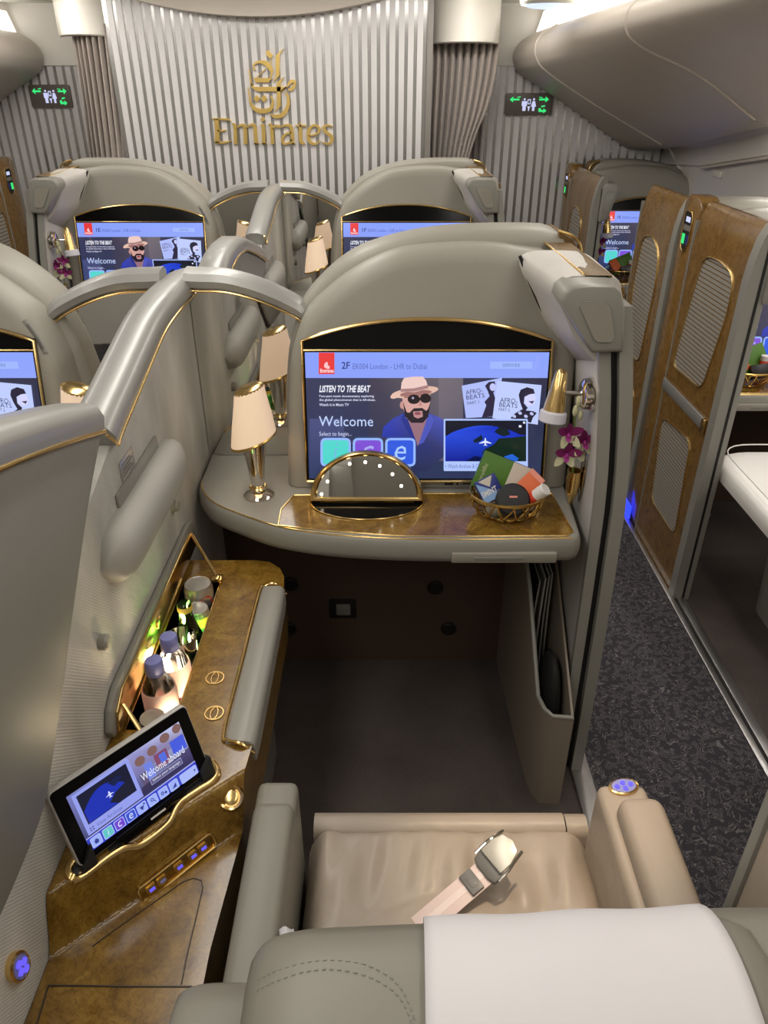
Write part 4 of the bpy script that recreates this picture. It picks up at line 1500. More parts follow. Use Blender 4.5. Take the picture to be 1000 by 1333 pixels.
for cx in (385, 437):
    slab([(cx - 24, 408), (cx, 380), (cx + 24, 408), (cx, 436)], b)
ribbon([(594, 362, 5), (612, 402, 9), (608, 468, 13), (570, 525, 16), (520, 537, 13), (484, 520, 4)], bb=b)
obj('emblem', b, M['letters'], sg, ang=25)
letters = [
    [[(92, 553, 15), (98, 640, 16), (97, 730, 17)], [(62, 553, 4), (120, 556, 7), (178, 560, 6), (198, 573, 2)], [(100, 640, 6), (150, 640, 6), (160, 632, 3)], [(85, 726, 8), (150, 726, 8), (198, 712, 3)]],
    [[(204, 590, 3), (226, 606, 11), (232, 738, 13)], [(235, 622, 5), (270, 600, 8), (298, 614, 13), (304, 738, 13)], [(305, 622, 5), (340, 598, 8), (370, 614, 13), (379, 738, 13)], [(366, 733, 5), (404, 733, 3)]],
    [[(410, 600, 4), (431, 610, 12), (435, 738, 13)], [(412, 558, 3), (428, 558, 17), (444, 558, 3)], [(424, 733, 5), (460, 733, 3)]],
    [[(468, 596, 4), (490, 607, 12), (500, 738, 13)], [(500, 628, 6), (522, 604, 8), (552, 612, 11)]],
    [[(558, 616, 4), (590, 600, 8), (630, 610, 12), (640, 660, 13), (642, 738, 13)], [(636, 652, 6), (592, 666, 8), (570, 700, 10), (582, 734, 8), (616, 728, 7), (640, 702, 5)], [(640, 733, 6), (664, 733, 3)]],
    [[(702, 578, 3), (700, 640, 12), (704, 716, 13), (730, 737, 6)], [(666, 604, 6), (742, 604, 7)]],
    [[(762, 678, 5), (820, 662, 7), (838, 626, 10), (806, 600, 8), (770, 620, 11), (757, 665, 13), (770, 720, 12), (810, 736, 8), (846, 710, 3)]],
    [[(934, 612, 4), (900, 600, 7), (870, 615, 10), (882, 646, 11), (920, 676, 12), (930, 710, 11), (900, 736, 8), (858, 724, 4)]],
]
for st in letters:
    b = B()
    for s_ in st:
        ribbon(s_, bb=b)
    obj('letter', b, M['letters'], sg, ang=25)


# lavatory signs -------------------------------------------------
def lav_sign(x0, x1, z0, z1, y, label):
    t = thing('lavatory_sign', label, 'sign', ((x0 + x1) / 2, y, z0))
    b = B(); b.prism([V(p.x, y, p.y) for p in round_poly([(x0, z0), (x1, z0), (x1, z1), (x0, z1)], 0.012)], (0, -0.018, 0), 0.002)
    obj('plate', b, M['sign'], t)
    w, h = x1 - x0, z1 - z0
    q = lambda u, v: V(x0 + u * w, y - 0.0195, z1 - v * h)
    def A(pts, nm='arrow', mt='signgreen'):
        bb = B(); bb.prism([q(u, v) for u, v in pts], (0, 0.0012, 0))
        obj(nm, bb, M[mt], t, smooth=False)
    A([(0.08, 0.29), (0.155, 0.15), (0.155, 0.25), (0.29, 0.25), (0.29, 0.33), (0.155, 0.33), (0.155, 0.42)])
    A([(0.92, 0.29), (0.845, 0.15), (0.845, 0.25), (0.71, 0.25), (0.71, 0.33), (0.845, 0.33), (0.845, 0.42)])
    A([(0.71, 0.70), (0.75, 0.66), (0.78, 0.76), (0.82, 0.76), (0.82, 0.68), (0.89, 0.80), (0.82, 0.91), (0.82, 0.85), (0.72, 0.85)])
    A([(0.76, 0.58), (0.85, 0.54), (0.85, 0.60), (0.78, 0.64)])
    A([(0.23, 0.17), (0.31, 0.15), (0.31, 0.19), (0.25, 0.21)])
    A([(0.70, 0.17), (0.78, 0.19), (0.78, 0.23), (0.70, 0.20)])
    m = 'figure'
    A([(q_[0], q_[1]) for q_ in arc(0.40, 0.28, 0.022, 0.05, 0, 330, 10)], m, 'signwhite')
    A([(0.345, 0.36), (0.455, 0.36), (0.455, 0.58), (0.435, 0.58), (0.435, 0.80), (0.365, 0.80), (0.365, 0.58), (0.345, 0.58)], m, 'signwhite')
    A([(q_[0], q_[1]) for q_ in arc(0.60, 0.28, 0.022, 0.05, 0, 330, 10)], m, 'signwhite')
    A([(0.575, 0.36), (0.625, 0.36), (0.655, 0.60), (0.625, 0.62), (0.625, 0.80), (0.575, 0.80), (0.575, 0.62), (0.545, 0.60)], m, 'signwhite')
    A([(0.465, 0.60), (0.535, 0.60), (0.515, 0.68), (0.51, 0.80), (0.49, 0.80), (0.485, 0.68)], m, 'signwhite')
    A([(0.47, 0.28), (0.53, 0.28), (0.53, 0.32), (0.47, 0.32)], m, 'signwhite')
    A([(0.47, 0.46), (0.53, 0.46), (0.53, 0.50), (0.47, 0.50)], m, 'signwhite')
    A([(0.465, 0.28), (0.48, 0.28), (0.48, 0.50), (0.465, 0.50)], m, 'signwhite')
    A([(0.52, 0.28), (0.535, 0.28), (0.535, 0.50), (0.52, 0.50)], m, 'signwhite')
    return t


s0, s1 = onY(659, 121, YS - 0.01), onY(717, 150, YS - 0.01)
lav_sign(s0.x, s1.x, s1.z, s0.z, YS - 0.006, 'lit lavatory sign with green arrows on the wall beside the overhead bin')
s0, s1 = onY(37, 110, YS - 0.01), onY(96, 140, YS - 0.01)
lav_sign(s0.x, s1.x, s1.z, s0.z, YS - 0.006, 'lit lavatory sign with green arrows on the wall across the far aisle')


# curtains and collars ------------------------------------------
def curtain(edges_l, edges_r, y, folds, label):
    L = [onY(a, c, y) for a, c in edges_l]
    R = [onY(a, c, y) for a, c in edges_r]
    Ls, Rs = smooth_path(L, 6), smooth_path(R, 6)
    m = len(Ls) - 1

    def fn(u, v):
        i = min(int(v * m), m - 1); f = v * m - i
        l = Ls[i].lerp(Ls[i + 1], f); r = Rs[i].lerp(Rs[i + 1], f)
        p = l.lerp(r, u)
        w = (r - l).length
        p.y += 0.030 * math.sin(2 * math.pi * folds * u + 0.7 * math.sin(5 * u)) * (0.6 + 0.5 * math.sin(3.1 * u + 2 * v)) - 0.04 * math.sin(math.pi * u)
        p.x += 0.010 * w * math.sin(2 * math.pi * folds * u * 1.0 + 1.3)
        return p
    b = B(); b.grid(fn, 110, 36)
    return obj('curtain', b, M['curtain'], None, label=label, cat='curtain', ang=80)


curtain([(556, 30), (554, 110), (552, 180), (553, 240), (556, 330), (560, 520), (570, 700)], [(650, 50), (644, 100), (634, 140), (618, 180), (604, 235), (596, 330), (600, 520), (608, 700)], 4.52, 10, 'gathered mauve-grey curtain tied to the end of the bulkhead by the lettering')
curtain([(92, 40), (104, 110), (114, 180), (121, 240), (128, 330), (140, 600)], [(146, 30), (154, 110), (161, 180), (166, 240), (172, 330), (182, 600)], 4.33, 8, 'straight mauve-grey curtain hanging at the far aisle end of bulkhead')
b = B()
p0, p1 = onY(594, 238, 4.50), onY(640, 88, 4.5)
obj('curtain', (lambda bb: (bb.grid(lambda u, v: V(0.50 + 0.06 * u - 0.02 * v, 4.70 + 0.02 * math.sin(12 * u), 1.66 - 1.62 * v), 16, 8), bb)[1])(b), M['curtain'], None, label='narrow mauve-grey curtain edge behind the gathered curtain', cat='curtain')


def collar(xa, xb, za, zb, y, bulge, label):
    """cream moulding wrapped round the top of a curtain"""
    n = 18
    rings = []
    for (ins, z) in [(0.012, za), (0.0, za + 0.006), (0.0, zb), (0.012, zb)]:
        out, inn = [], []
        for i in range(n + 1):
            u = i / n
            x = xa + (xb - xa) * u
            k = math.sin(math.pi * (0.06 + 0.88 * u)) ** 0.55
            out.append(V(x, y - bulge * k + ins, z + 0.03 * (u - 0.5) * 0))
            inn.append(V(x, y - bulge * k + 0.035, z))
        rings.append(out + inn[::-1])
    b = B(); b.loft(rings)
    return obj('curtain_collar', b, M['collar'], None, label=label, cat='moulding', ang=50)


p0, p1 = onY(563, 52, 4.35), onY(651, 52, 4.35)
collar(p0.x, p1.x + 0.01, 1.800, 1.998, 4.55, 0.22, 'cream curtain collar above the gathered curtain beside the lettering')
p0, p1 = onY(83, 48, 4.35), onY(148, 40, 4.35)
collar(p0.x - 0.02, p1.x, 1.825, 1.998, 4.42, 0.20, 'cream curtain collar above the straight curtain at the far aisle')

# ceiling ---------------------------------------------------------
b = B(); b.box(-2.6, 1.75, -1.6, 4.80, 2.0 + 0.12, 2.17)
struct('ceiling', b, M['ceiling'], 'pale cabin ceiling panel')
b = B(); b.box(-2.6, 1.75, 3.62, 4.80, 1.998, 2.119)
struct('ceiling_front', b, M['ceiling'], 'lower pale ceiling panel in front of the bulkhead')
t = thing('ceiling_lamp', 'round bluish ceiling lamp between bulkhead and overhead bin', 'lamp', (0.72, 3.95, 1.95))
b = B(); b.lathe([(0.115, 0.072), (0.120, 0.010), (0.112, 0.0)], 32, Matrix.Translation((0.72, 3.95, 1.925)), cap=(False, False))
obj('ring', b, M['collar'], t)
b = B(); b.lathe([(0.110, 0.004), (0.08, -0.008), (0.03, -0.014), (0.001, -0.015)], 32, Matrix.Translation((0.72, 3.95, 1.925)), cap=(True, True))
obj('dome', b, M['bluelamp'], t)


# overhead bins: cross-sections at three stations, tapering towards the nose
def binside(mirror):
    mp = (lambda x: -1.16 - x) if mirror else (lambda x: x)
    secs = [
        (4.74, [(0.80, 1.86), (0.735, 1.82), (0.705, 1.77), (0.71, 1.72), (0.76, 1.665), (1.00, 1.535), (1.40, 1.30), (1.50, 1.29), (1.50, 1.90)]),
        (4.20, [(0.83, 1.87), (0.765, 1.835), (0.735, 1.79), (0.745, 1.735), (0.80, 1.68), (1.04, 1.545), (1.42, 1.36), (1.52, 1.35), (1.52, 1.90)]),
        (3.20, [(0.97, 1.905), (0.905, 1.88), (0.875, 1.84), (0.885, 1.785), (0.96, 1.735), (1.18, 1.648), (1.42, 1.505), (1.55, 1.50), (1.56, 1.93)]),
        (2.20, [(1.10, 1.94), (1.03, 1.92), (1.00, 1.885), (1.01, 1.83), (1.10, 1.78), (1.30, 1.72), (1.46, 1.62), (1.60, 1.62), (1.62, 1.97)]),
        (0.00, [(1.20, 1.96), (1.13, 1.94), (1.10, 1.905), (1.11, 1.85), (1.18, 1.80), (1.36, 1.75), (1.50, 1.68), (1.66, 1.68), (1.68, 2.0)]),
        (-1.50, [(1.20, 1.96), (1.13, 1.94), (1.10, 1.905), (1.11, 1.85), (1.18, 1.80), (1.36, 1.75), (1.50, 1.68), (1.66, 1.68), (1.68, 2.0)]),
    ]
    t = thing('overhead_bin', 'long beige overhead bin bulging over the ' + ('far window seats' if mirror else 'window suites with walnut walls'), 'overhead bin', (mp(1.3), 2.5, 1.4))
    P = [[V(mp(x), y, z) for x, z in s] for y, s in secs]
    out = []
    for i in range(len(P) - 1):
        for k in range(6):
            out.append([a.lerp(c, k / 6) for a, c in zip(P[i], P[i + 1])])
    out.append(P[-1])
    sm = []
    for r in out:
        q = smooth_path(r[:7], 4) + r[7:]
        sm.append(q)
    b = B(); b.loft(sm)
    obj('bin_skin', b, M['bin'], t, ang=50)
    # seam beads between bin doors
    for y in (4.22, 3.20, 1.9, 0.6):
        i = max(k for k in range(len(secs)) if secs[k][0] >= y)
        f = (secs[i][0] - y) / (secs[i][0] - secs[i + 1][0]) if i + 1 < len(secs) else 0
        pr = [V(mp(a[0] + (c[0] - a[0]) * f), y, a[1] + (c[1] - a[1]) * f) for a, c in zip(secs[i][1], secs[min(i + 1, len(secs) - 1)][1])]
        b = B(); b.tube(smooth_path(pr[:7], 4), 0.006, 6)
        obj('seam_bead', b, M['bin'], t)
    b = B()
    rr = []
    for y, s in secs:
        rr.append([V(mp(s[0][0] + 0.02), y, s[0][1] + 0.005), V(mp(s[0][0] + 0.05), y, s[0][1] + 0.10)])
    b.loft(rr, False, (False, False))
    obj('cove_light', b, M['cove'], t)
    return t


binside(False)
binside(True)

# window-side wall with its lit valance
b = B()
rr = []
for y, zt in [(4.76, 1.36), (4.2, 1.40), (3.2, 1.545), (2.2, 1.66), (0.0, 1.72), (-1.5, 1.72)]:
    rr.append([V(1.50 if y > 3 else 1.56, y, zt), V(1.62, y, zt - 0.06), V(1.64, y, zt - 0.14), V(1.66, y, zt - 0.15), V(1.74, y, 0.9), V(1.74, y, 0.0), V(1.80, y, 0.0), V(1.80, y, zt)])
b.loft(rr)
wr = struct('wall_right', b, M['ceiling'], 'pale curved window-side cabin wall under the overhead bin')
b = B()
b.loft([[V(1.625, y, z - 0.147), V(1.645, y, z - 0.147), V(1.655, y, z - 0.158), V(1.625, y, z - 0.158)] for y, z in [(4.2, 1.40), (3.2, 1.545), (2.2, 1.66), (0.5, 1.70)]])
obj('ledge_line', b, M['bin'], wr)
b = B(); hp = onX(936, 226, 1.672)
b.box(1.655, 1.668, hp.y - 0.06, hp.y + 0.06, hp.z - 0.018, hp.z + 0.018, 0.008)
obj('shade_handle', b, M['collar'], wr)
b = B(); b.tube(smooth_path([onX(870, 190, 1.60), onX(885, 218, 1.66), onX(900, 256, 1.70)], 4), 0.010, 8)
obj('frame_rib', b, M['collar'], wr)
b = B(); b.box(-2.80, -2.74, -1.5, 4.76, 0, 1.72)
struct('wall_left', b, M['ceiling'], 'pale cabin wall beyond the far aisle')
b = B(); b.box(-2.8, 1.8, -1.66, -1.6, 0, 2.15)
struct('wall_back', b, M['ceiling'], 'plain pale wall closing the cabin behind the seats')

# ================================================================ SUITES
ID = IDENT
F1 = suite_map(1, 0, 1.86, 0)
E2 = suite_map(-1, -1.0, 0.0, 0)
E1 = suite_map(-1, -1.0, 1.86, 0)
K2 = suite_map(-1, 1.60, 1.06, -0.07)
K1 = suite_map(-1, 1.60, 2.72, -0.07)

w_f2 = 'in the open-bar suite'
w_f1 = 'in the front-row suite by the gathered curtain'
w_e2 = 'across the divider from the open bar'
w_e1 = 'in the front-row suite by the straight curtain'
w_k2 = 'in the walnut suite beside the door track'
w_k1 = 'in the front-row walnut suite'

for mp_, w, no in [(ID, w_f2, '2F'), (F1, w_f1, '1F'), (E2, w_e2, '2E'), (E1, w_e1, '1E'), (K2, w_k2, '2K'), (K1, w_k1, '1K')]:
    CUR[0] = mp_
    monitor_shell(w, mp_ in (E2, E1))
    monitor(w, no)
    desk(w, mp_ is ID)
for mp_, w in [(ID, w_f2), (F1, w_f1), (E2, w_e2), (E1, w_e1)]:
    CUR[0] = mp_
    mirror_wing(w)
    table_lamp(w)
for mp_, w in [(ID, w_f2), (F1, w_f1), (E1, w_e1)]:
    CUR[0] = mp_
    aisle_wall(w)
for k, (mp_, w) in enumerate([(ID, w_f2), (F1, w_f1), (E1, w_e1), (K2, w_k2), (K1, w_k1)]):
    CUR[0] = mp_
    reading_lamp(w)
    if mp_ in (ID, E1, K1):
        orchid(w, k + 3)
for mp_, w in [(ID, w_f2), (K2, w_k2)]:
    CUR[0] = mp_
    magazine_pocket(w)
    footwell(w)
CUR[0] = ID
divider('between the open bar and the suite beside it')
slide_panel('beside the open bar and tablet')
CUR[0] = F1
divider('between the two front-row middle suites', False)
CUR[0] = suite_map(1, 0, 1.86, -0.105)
slide_panel('between the two front-row middle suites')
CUR[0] = ID

# ================================================================ CONSOLE WITH OPEN BAR
ZC = 0.640
NX, NY = 0.66, -0.75


def top_z(x, y):
    s = x * NX + y * NY
    t = min(1.0, max(0.0, (s + 0.787) / 0.036))
    return 0.552 + 0.088 * (1 - t * t * (3 - 2 * t))


def onC(px, py, lift=0.0):
    a = 0.66
    for _ in range(120):          # walk down the ray to the surface
        p = onZ(px, py, a - 0.001)
        if a - 0.001 <= top_z(p.x, p.y) + lift:
            break
        a -= 0.001
    return onZ(px, py, a - 0.0005)


def surf_n(x, y):
    e = 0.004
    return V(-(top_z(x + e, y) - top_z(x - e, y)) / (2 * e), -(top_z(x, y + e) - top_z(x, y - e)) / (2 * e), 1).normalized()


XR = -0.226
t = thing('bar_console', 'burl walnut side console with open mini bar and tablet dock beside the seat', 'console', (-0.36, 0.95, 0.0))
hx0, hx1, hy0, hy1 = -0.455, -0.372, 0.930, 1.388
b = B()
far = [(XR, 1.36), (XR - 0.004, 1.40), (XR - 0.018, 1.435), (XR - 0.045, 1.460), (XR - 0.08, 1.468), (-0.4725, 1.468)]
ym = 1.15
lA = [V(XR, ym, ZC)] + [V(x, y, ZC) for x, y in far] + [V(-0.4725, ym, ZC), V(hx0, ym, ZC), V(hx0, hy1, ZC), V(hx1, hy1, ZC), V(hx1, ym, ZC)]
lB = [V(XR, ym, ZC), V(hx1, ym, ZC), V(hx1, hy0, ZC), V(hx0, hy0, ZC), V(hx0, ym, ZC), V(-0.4725, ym, ZC), V(-0.4725, 0.90, ZC), V(XR, 0.90, ZC)]
b.prism(lA, (0, 0, -0.15))
b.prism(lB, (0, 0, -0.15))
# sculpted front part that drops away diagonally
xr = lambda y: XR - 0.022 * min(1, max(0, (0.90 - y) / 0.3))
NYG = 150
rows = []
for i in range(NYG + 1):
    y = 0.90 - 0.66 * i / NYG
    row = []
    for j in range(81):
        x = -0.4725 + (xr(y) + 0.4725) * j / 80
        row.append(V(x, y, top_z(x, y)))
    rows.append(row)
rings = [[V(-0.4725, r[0].y, 0.30)] + r + [V(r[-1].x, r[-1].y, 0.30)] for r in rows]
b.loft(rings, True, (True, True))
obj('body', b, M['wood'], t, ang=30)
b = B(); b.box(-0.4725, -0.300, 0.24, 1.455, 0.0, 0.495)
b.prism([V(-0.30, 0.86, 0.49), V(-0.236, 0.86, 0.49), V(-0.30, 0.86, 0.10)], (0, 0.58, 0))
obj('lower_body', b, M['shell2'], t)
# padded arm ledge on the right edge, gold edged
sec = [(-0.274, 0.636), (-0.2735, 0.645), (-0.268, 0.6495), (-0.240, 0.6505), (-0.229, 0.648), (-0.2225, 0.641), (-0.2205, 0.630), (-0.2205, 0.600), (-0.232, 0.600)]
b = B()
rr = []
for k in range(15):
    u = k / 14
    y = 1.352 - 0.452 * u
    s = 1.0 if 0 < k < 14 else 0.94
    rr.append([V(-0.248 + (x + 0.248) * s, y, 0.62 + (z - 0.62) * s) for x, z in sec])
b.loft(rr)
pd = obj('arm_pad', b, M['shell2'], t, ang=50)
b = B(); b.tube(smooth_path([V(-0.2225, 1.357, 0.622), V(-0.245, 1.360, 0.648), V(-0.266, 1.356, 0.645), V(-0.278, 1.335, 0.643), V(-0.279, 1.12, 0.643), V(-0.280, 0.93, 0.643), V(-0.268, 0.905, 0.645), V(-0.245, 0.895, 0.648), V(-0.222, 0.890, 0.630)], 5), 0.0032, 8)
obj('gold_line', b, M['gold'], pd)
# bar well
b = B()
b.box(hx0, hx1, hy0, hy1, 0.492, 0.498)
obj('well_floor', b, M['lining'], t)
b = B()
for (x0, x1, y0, y1) in [(hx0 - 0.003, hx0, hy0, hy1), (hx1, hx1 + 0.003, hy0, hy1), (hx0, hx1, hy0 - 0.003, hy0), (hx0, hx1, hy1, hy1 + 0.003)]:
    b.box(x0, x1, y0, y1, 0.495, 0.6405)
obj('well_lining', b, M['brass'], t)
b = B(); b.tube([V(hx0, hy0, ZC + 0.001), V(hx1, hy0, ZC + 0.001), V(hx1, hy1, ZC + 0.001), V(hx0, hy1, ZC + 0.001)], 0.0018, 6, closed=True)
obj('gold_edge', b, M['gold'], t)
b = B()
for k in range(7):
    y = hy0 + 0.05 + k * 0.062
    b.tube([V(hx0, y, 0.575), V(hx1, y, 0.575)], 0.0016, 6)
obj('bottle_rack', b, M['rubber'], t)
# lamp in the well
b = B(); b.box(hx1 - 0.008, hx1 - 0.001, 0.985, 1.12, 0.520, 0.534, 0.002)
obj('well_lamp', b, M['bulb'], t)
l = bpy.data.lights.new('bar_glow', 'POINT'); l.energy = 1.3; l.color = (1.0, 0.80, 0.50); l.shadow_soft_size = 0.012
o = bpy.data.objects.new('bar_glow', l); COL.objects.link(o); o.parent = t; o.location = V(-0.384, 1.075, 0.572) - LOC[t]
l = bpy.data.lights.new('bar_glow', 'POINT'); l.energy = 1.6; l.color = (1.0, 0.80, 0.50); l.shadow_soft_size = 0.012
o = bpy.data.objects.new('bar_glow', l); COL.objects.link(o); o.parent = t; o.location = V(-0.383, 1.205, 0.60) - LOC[t]
l = bpy.data.lights.new('bar_glow', 'POINT'); l.energy = 2.6; l.color = (1.0, 0.80, 0.50); l.shadow_soft_size = 0.012
o = bpy.data.objects.new('bar_glow', l); COL.objects.link(o); o.parent = t; o.location = V(-0.381, 0.985, 0.600) - LOC[t]
l = bpy.data.lights.new('bar_glow', 'POINT'); l.energy = 1.0; l.color = (1.0, 0.80, 0.50); l.shadow_soft_size = 0.012
o = bpy.data.objects.new('bar_glow', l); COL.objects.link(o); o.parent = t; o.location = V(-0.432, 1.150, 0.620) - LOC[t]
# raised lid standing against the divider
b = B()
lid = [(0.905, 0.650), (0.895, 0.672), (0.915, 0.705), (0.955, 0.722), (1.49, 0.722), (1.530, 0.712), (1.535, 0.690), (1.535, 0.650)]
b.prism([V(-0.4725, y, z) for y, z in lid], (0.012, 0, 0), 0.003)
ld = obj('lid', b, M['shell2'], t)
b = B(); b.prism([V(-0.4605, y, z) for y, z in [(0.915, 0.652), (0.925, 0.690), (0.965, 0.708), (1.47, 0.708), (1.50, 0.700), (1.52, 0.652)]], (0.005, 0, 0), 0.002)
obj('lid_lining', b, M['gold'], ld)
b = B(); b.box(-0.457, -0.452, 1.17, 1.195, 0.672, 0.69, 0.002)
obj('lid_catch', b, M['gold'], ld)
b = B()
b.tube([V(-0.456, 1.49, 0.700), V(-0.380, 1.385, 0.648)], 0.0042, 8)
obj('lid_strut', b, M['gold'], ld)
b = B(); b.tube([V(-0.452, 0.945, 0.690), V(-0.418, 0.915, 0.652)], 0.0042, 8)
obj('lid_strut', b, M['gold'], ld)
b = B(); b.box(-0.392, -0.368, 1.372, 1.398, 0.640, 0.650, 0.003); b.box(-0.384, -0.372, 1.366, 1.384, 0.648, 0.658, 0.002)
obj('strut_foot', b, M['gold'], t)
# two folding gold rings set in the top
for (a, c) in [(280, 883), (279, 929)]:
    p = onZ(a, c, ZC)
    b = B()
    b.tube([V(p.x + 0.0165 * math.cos(k * math.pi / 12), p.y + 0.0165 * math.sin(k * math.pi / 12), ZC + 0.001) for k in range(24)], 0.0017, 6, closed=True)
    b.tube([V(p.x + 0.0065 * math.cos(k * math.pi / 10), p.y + 0.015 * math.sin(k * math.pi / 10), ZC + 0.0012) for k in range(20)], 0.0013, 6, closed=True)
    obj('ring_latch', b, M['gold'], t)
# tablet dock: gold-rimmed slot
dock = [onC(a, c, 0.001) for a, c in [(98, 1118), (90, 1133), (94, 1143), (106, 1144), (140, 1118), (163, 1105), (182, 1102), (204, 1087), (222, 1070), (230, 1054), (242, 1041), (262, 1027), (279, 1016), (284, 1005), (277, 992)]]
dp = [V(p.x, p.y, p.z + 0.002) for p in dock]
dps = smooth_path(dp, 4)
b = B(); b.tube(dps, 0.0058, 8, flat=(1.0, 0.7))
dk = obj('dock_rim', b, M['gold'], t)
back = [onZ(a, c, ZC) for a, c in [(275, 1000), (96, 1122)]]
b = B(); b.loft([[V(p.x, p.y, p.z + 0.001) for p in dps], [V(back[1].x + (back[0].x - back[1].x) * i / (len(dps) - 1), back[1].y + (back[0].y - back[1].y) * i / (len(dps) - 1), ZC + 0.002) for i in range(len(dps))]], False, (False, False))
obj('dock_bed', b, M['rubber'], t)

# switch strip on the slope
pa, pb = onC(190, 1158), onC(268, 1096)
u = (pb - pa).normalized()
pm = (pa + pb) / 2
nn = surf_n(pm.x, pm.y)
nn = (nn - u * nn.dot(u)).normalized()
w = nn.cross(u).normalized()
Lh = (pb - pa).length / 2 + 0.012
FRM = Matrix((u, w, nn)).transposed().to_4x4(); FRM.translation = pm
b = B(); b.prism([FRM @ V(p.x, p.y, -0.02) for p in round_poly([(-Lh, -0.014), (Lh, -0.014), (Lh, 0.014), (-Lh, 0.014)], 0.008)], nn * 0.026, 0.002)
sw = obj('switch_strip', b, M['brass'], t)
b = B(); b.tube([FRM @ V(p.x, p.y, 0.007) for p in round_poly([(-Lh, -0.013), (Lh, -0.013), (Lh, 0.013), (-Lh, 0.013)], 0.008)], 0.0018, 6, closed=True)
obj('gold_edge', b, M['gold'], sw)
for k, c in enumerate([-0.72, -0.44, 0.02, 0.40, 0.68]):
    b = B(); b.prism([FRM @ V(p.x, p.y, 0.005) for p in round_poly([(c * Lh - 0.008, -0.006), (c * Lh + 0.008, -0.006), (c * Lh + 0.008, 0.006), (c * Lh - 0.008, 0.006)], 0.003)], nn * 0.005, 0.0012)
    ky = obj('key', b, M['gold'], sw)
    b = B(); b.prism([FRM @ V(p.x, p.y, 0.0101) for p in round_poly([(c * Lh - 0.004, -0.003), (c * Lh + 0.005, -0.003), (c * Lh + 0.005, 0.002), (c * Lh - 0.004, 0.002)], 0.001)], nn * 0.0004)
    obj('key_light', b, M['ledblue'] if k != 1 else M['keyring'], ky)
# gold knob at the corner
p = onC(301, 1038)
q = V(0.10, -0.62, 0.78).to_track_quat('Z', 'Y').to_matrix().to_4x4()
q.translation = p
b = B(); b.lathe([(0.021, -0.016), (0.0215, 0.002), (0.019, 0.006), (0.0155, 0.004), (0.0145, 0.001), (0.0125, 0.001), (0.0115, 0.006), (0.009, 0.007), (0.001, 0.007)], 24, q)
obj('rotary_knob', b, M['gold'], t)
# door seams in the lower face
def surf_line(pts, r, mat, name):
    bb = B(); bb.tube([onC(a, c, 0.0008) for a, c in pts], r, 6)
    return obj(name, bb, mat, t)
surf_line([(236, 1281), (243, 1245), (255, 1195), (264, 1155), (262, 1146), (252, 1143), (238, 1148), (200, 1175), (160, 1203), (120, 1232)], 0.0011, M['lining'], 'door_seam')
surf_line([(62, 1283), (95, 1283), (160, 1284), (250, 1284)], 0.0014, M['lining'], 'leaf_seam')
surf_line([(63, 1283), (48, 1333)], 0.0014, M['lining'], 'leaf_seam')

# ---------------------------------------------------------------- bar contents


def water_bottle(x, y, z0, label, variant):
    t = thing('water_bottle', label, 'bottle', (x, y, z0), None)
    T = Matrix.Translation((x, y, z0))
    b = B(); b.lathe([(0.024, 0.0), (0.030, 0.006), (0.031, 0.03), (0.0295, 0.06), (0.031, 0.10), (0.031, 0.135), (0.027, 0.155), (0.018, 0.176), (0.0135, 0.186), (0.0135, 0.196)], 24, T)
    obj('body', b, M['glass'], t)
    b = B(); b.lathe([(0.0155, 0.186), (0.0165, 0.188), (0.0165, 0.208), (0.0145, 0.212), (0.001, 0.2125)], 24, T)
    obj('cap', b, M['bluecap'], t)
    b = B(); b.lathe([(0.0165, 0.182), (0.0172, 0.184), (0.0165, 0.187)], 24, T, cap=(False, False))
    obj('cap_ring', b, M['bluecap'], t)
    b = B(); b.lathe([(0.0322, 0.03), (0.0318, 0.06), (0.0322, 0.10), (0.0322, 0.138), (0.0300, 0.150)], 24, T, cap=(False, False))
    lb = obj('label', b, M['pinklabel'], t)
    if variant:
        b = B(); b.lathe([(0.0328, 0.098), (0.0328, 0.106)], 24, T, cap=(False, False))
        obj('band', b, M['salmon'], lb)
    else:
        b = B(); b.lathe([(0.0328, 0.055), (0.0328, 0.085)], 24, T, cap=(False, False))
        obj('band', b, M['redlabel'], lb)
    return t


ZB = 0.515
water_bottle(-0.4145, 1.017, ZB, 'small water bottle with plain pink label and salmon band in the bar', True)
water_bottle(-0.4045, 1.083, ZB, 'small water bottle with a red lettered band standing in the bar', False)
# green glass bottle
t = thing('green_bottle', 'green glass bottle with gold collar standing in the bar', 'bottle', (-0.405, 1.205, ZB))
T = Matrix.Translation((-0.405, 1.205, ZB - 0.004))
b = B(); b.lathe([(0.024, 0), (0.029, 0.005), (0.029, 0.10), (0.027, 0.12), (0.017, 0.155), (0.0135, 0.18), (0.0135, 0.200), (0.010, 0.203)], 24, T)
obj('body', b, M['greenglass'], t)
b = B(); b.lathe([(0.0148, 0.183), (0.0155, 0.185), (0.0155, 0.194), (0.0148, 0.196)], 24, T, cap=(False, False))
obj('gold_collar', b, M['yellow'], t)
b = B(); b.lathe([(0.0298, 0.03), (0.0298, 0.095)], 24, T, cap=(False, False))
obj('label', b, M['yellow'], t)


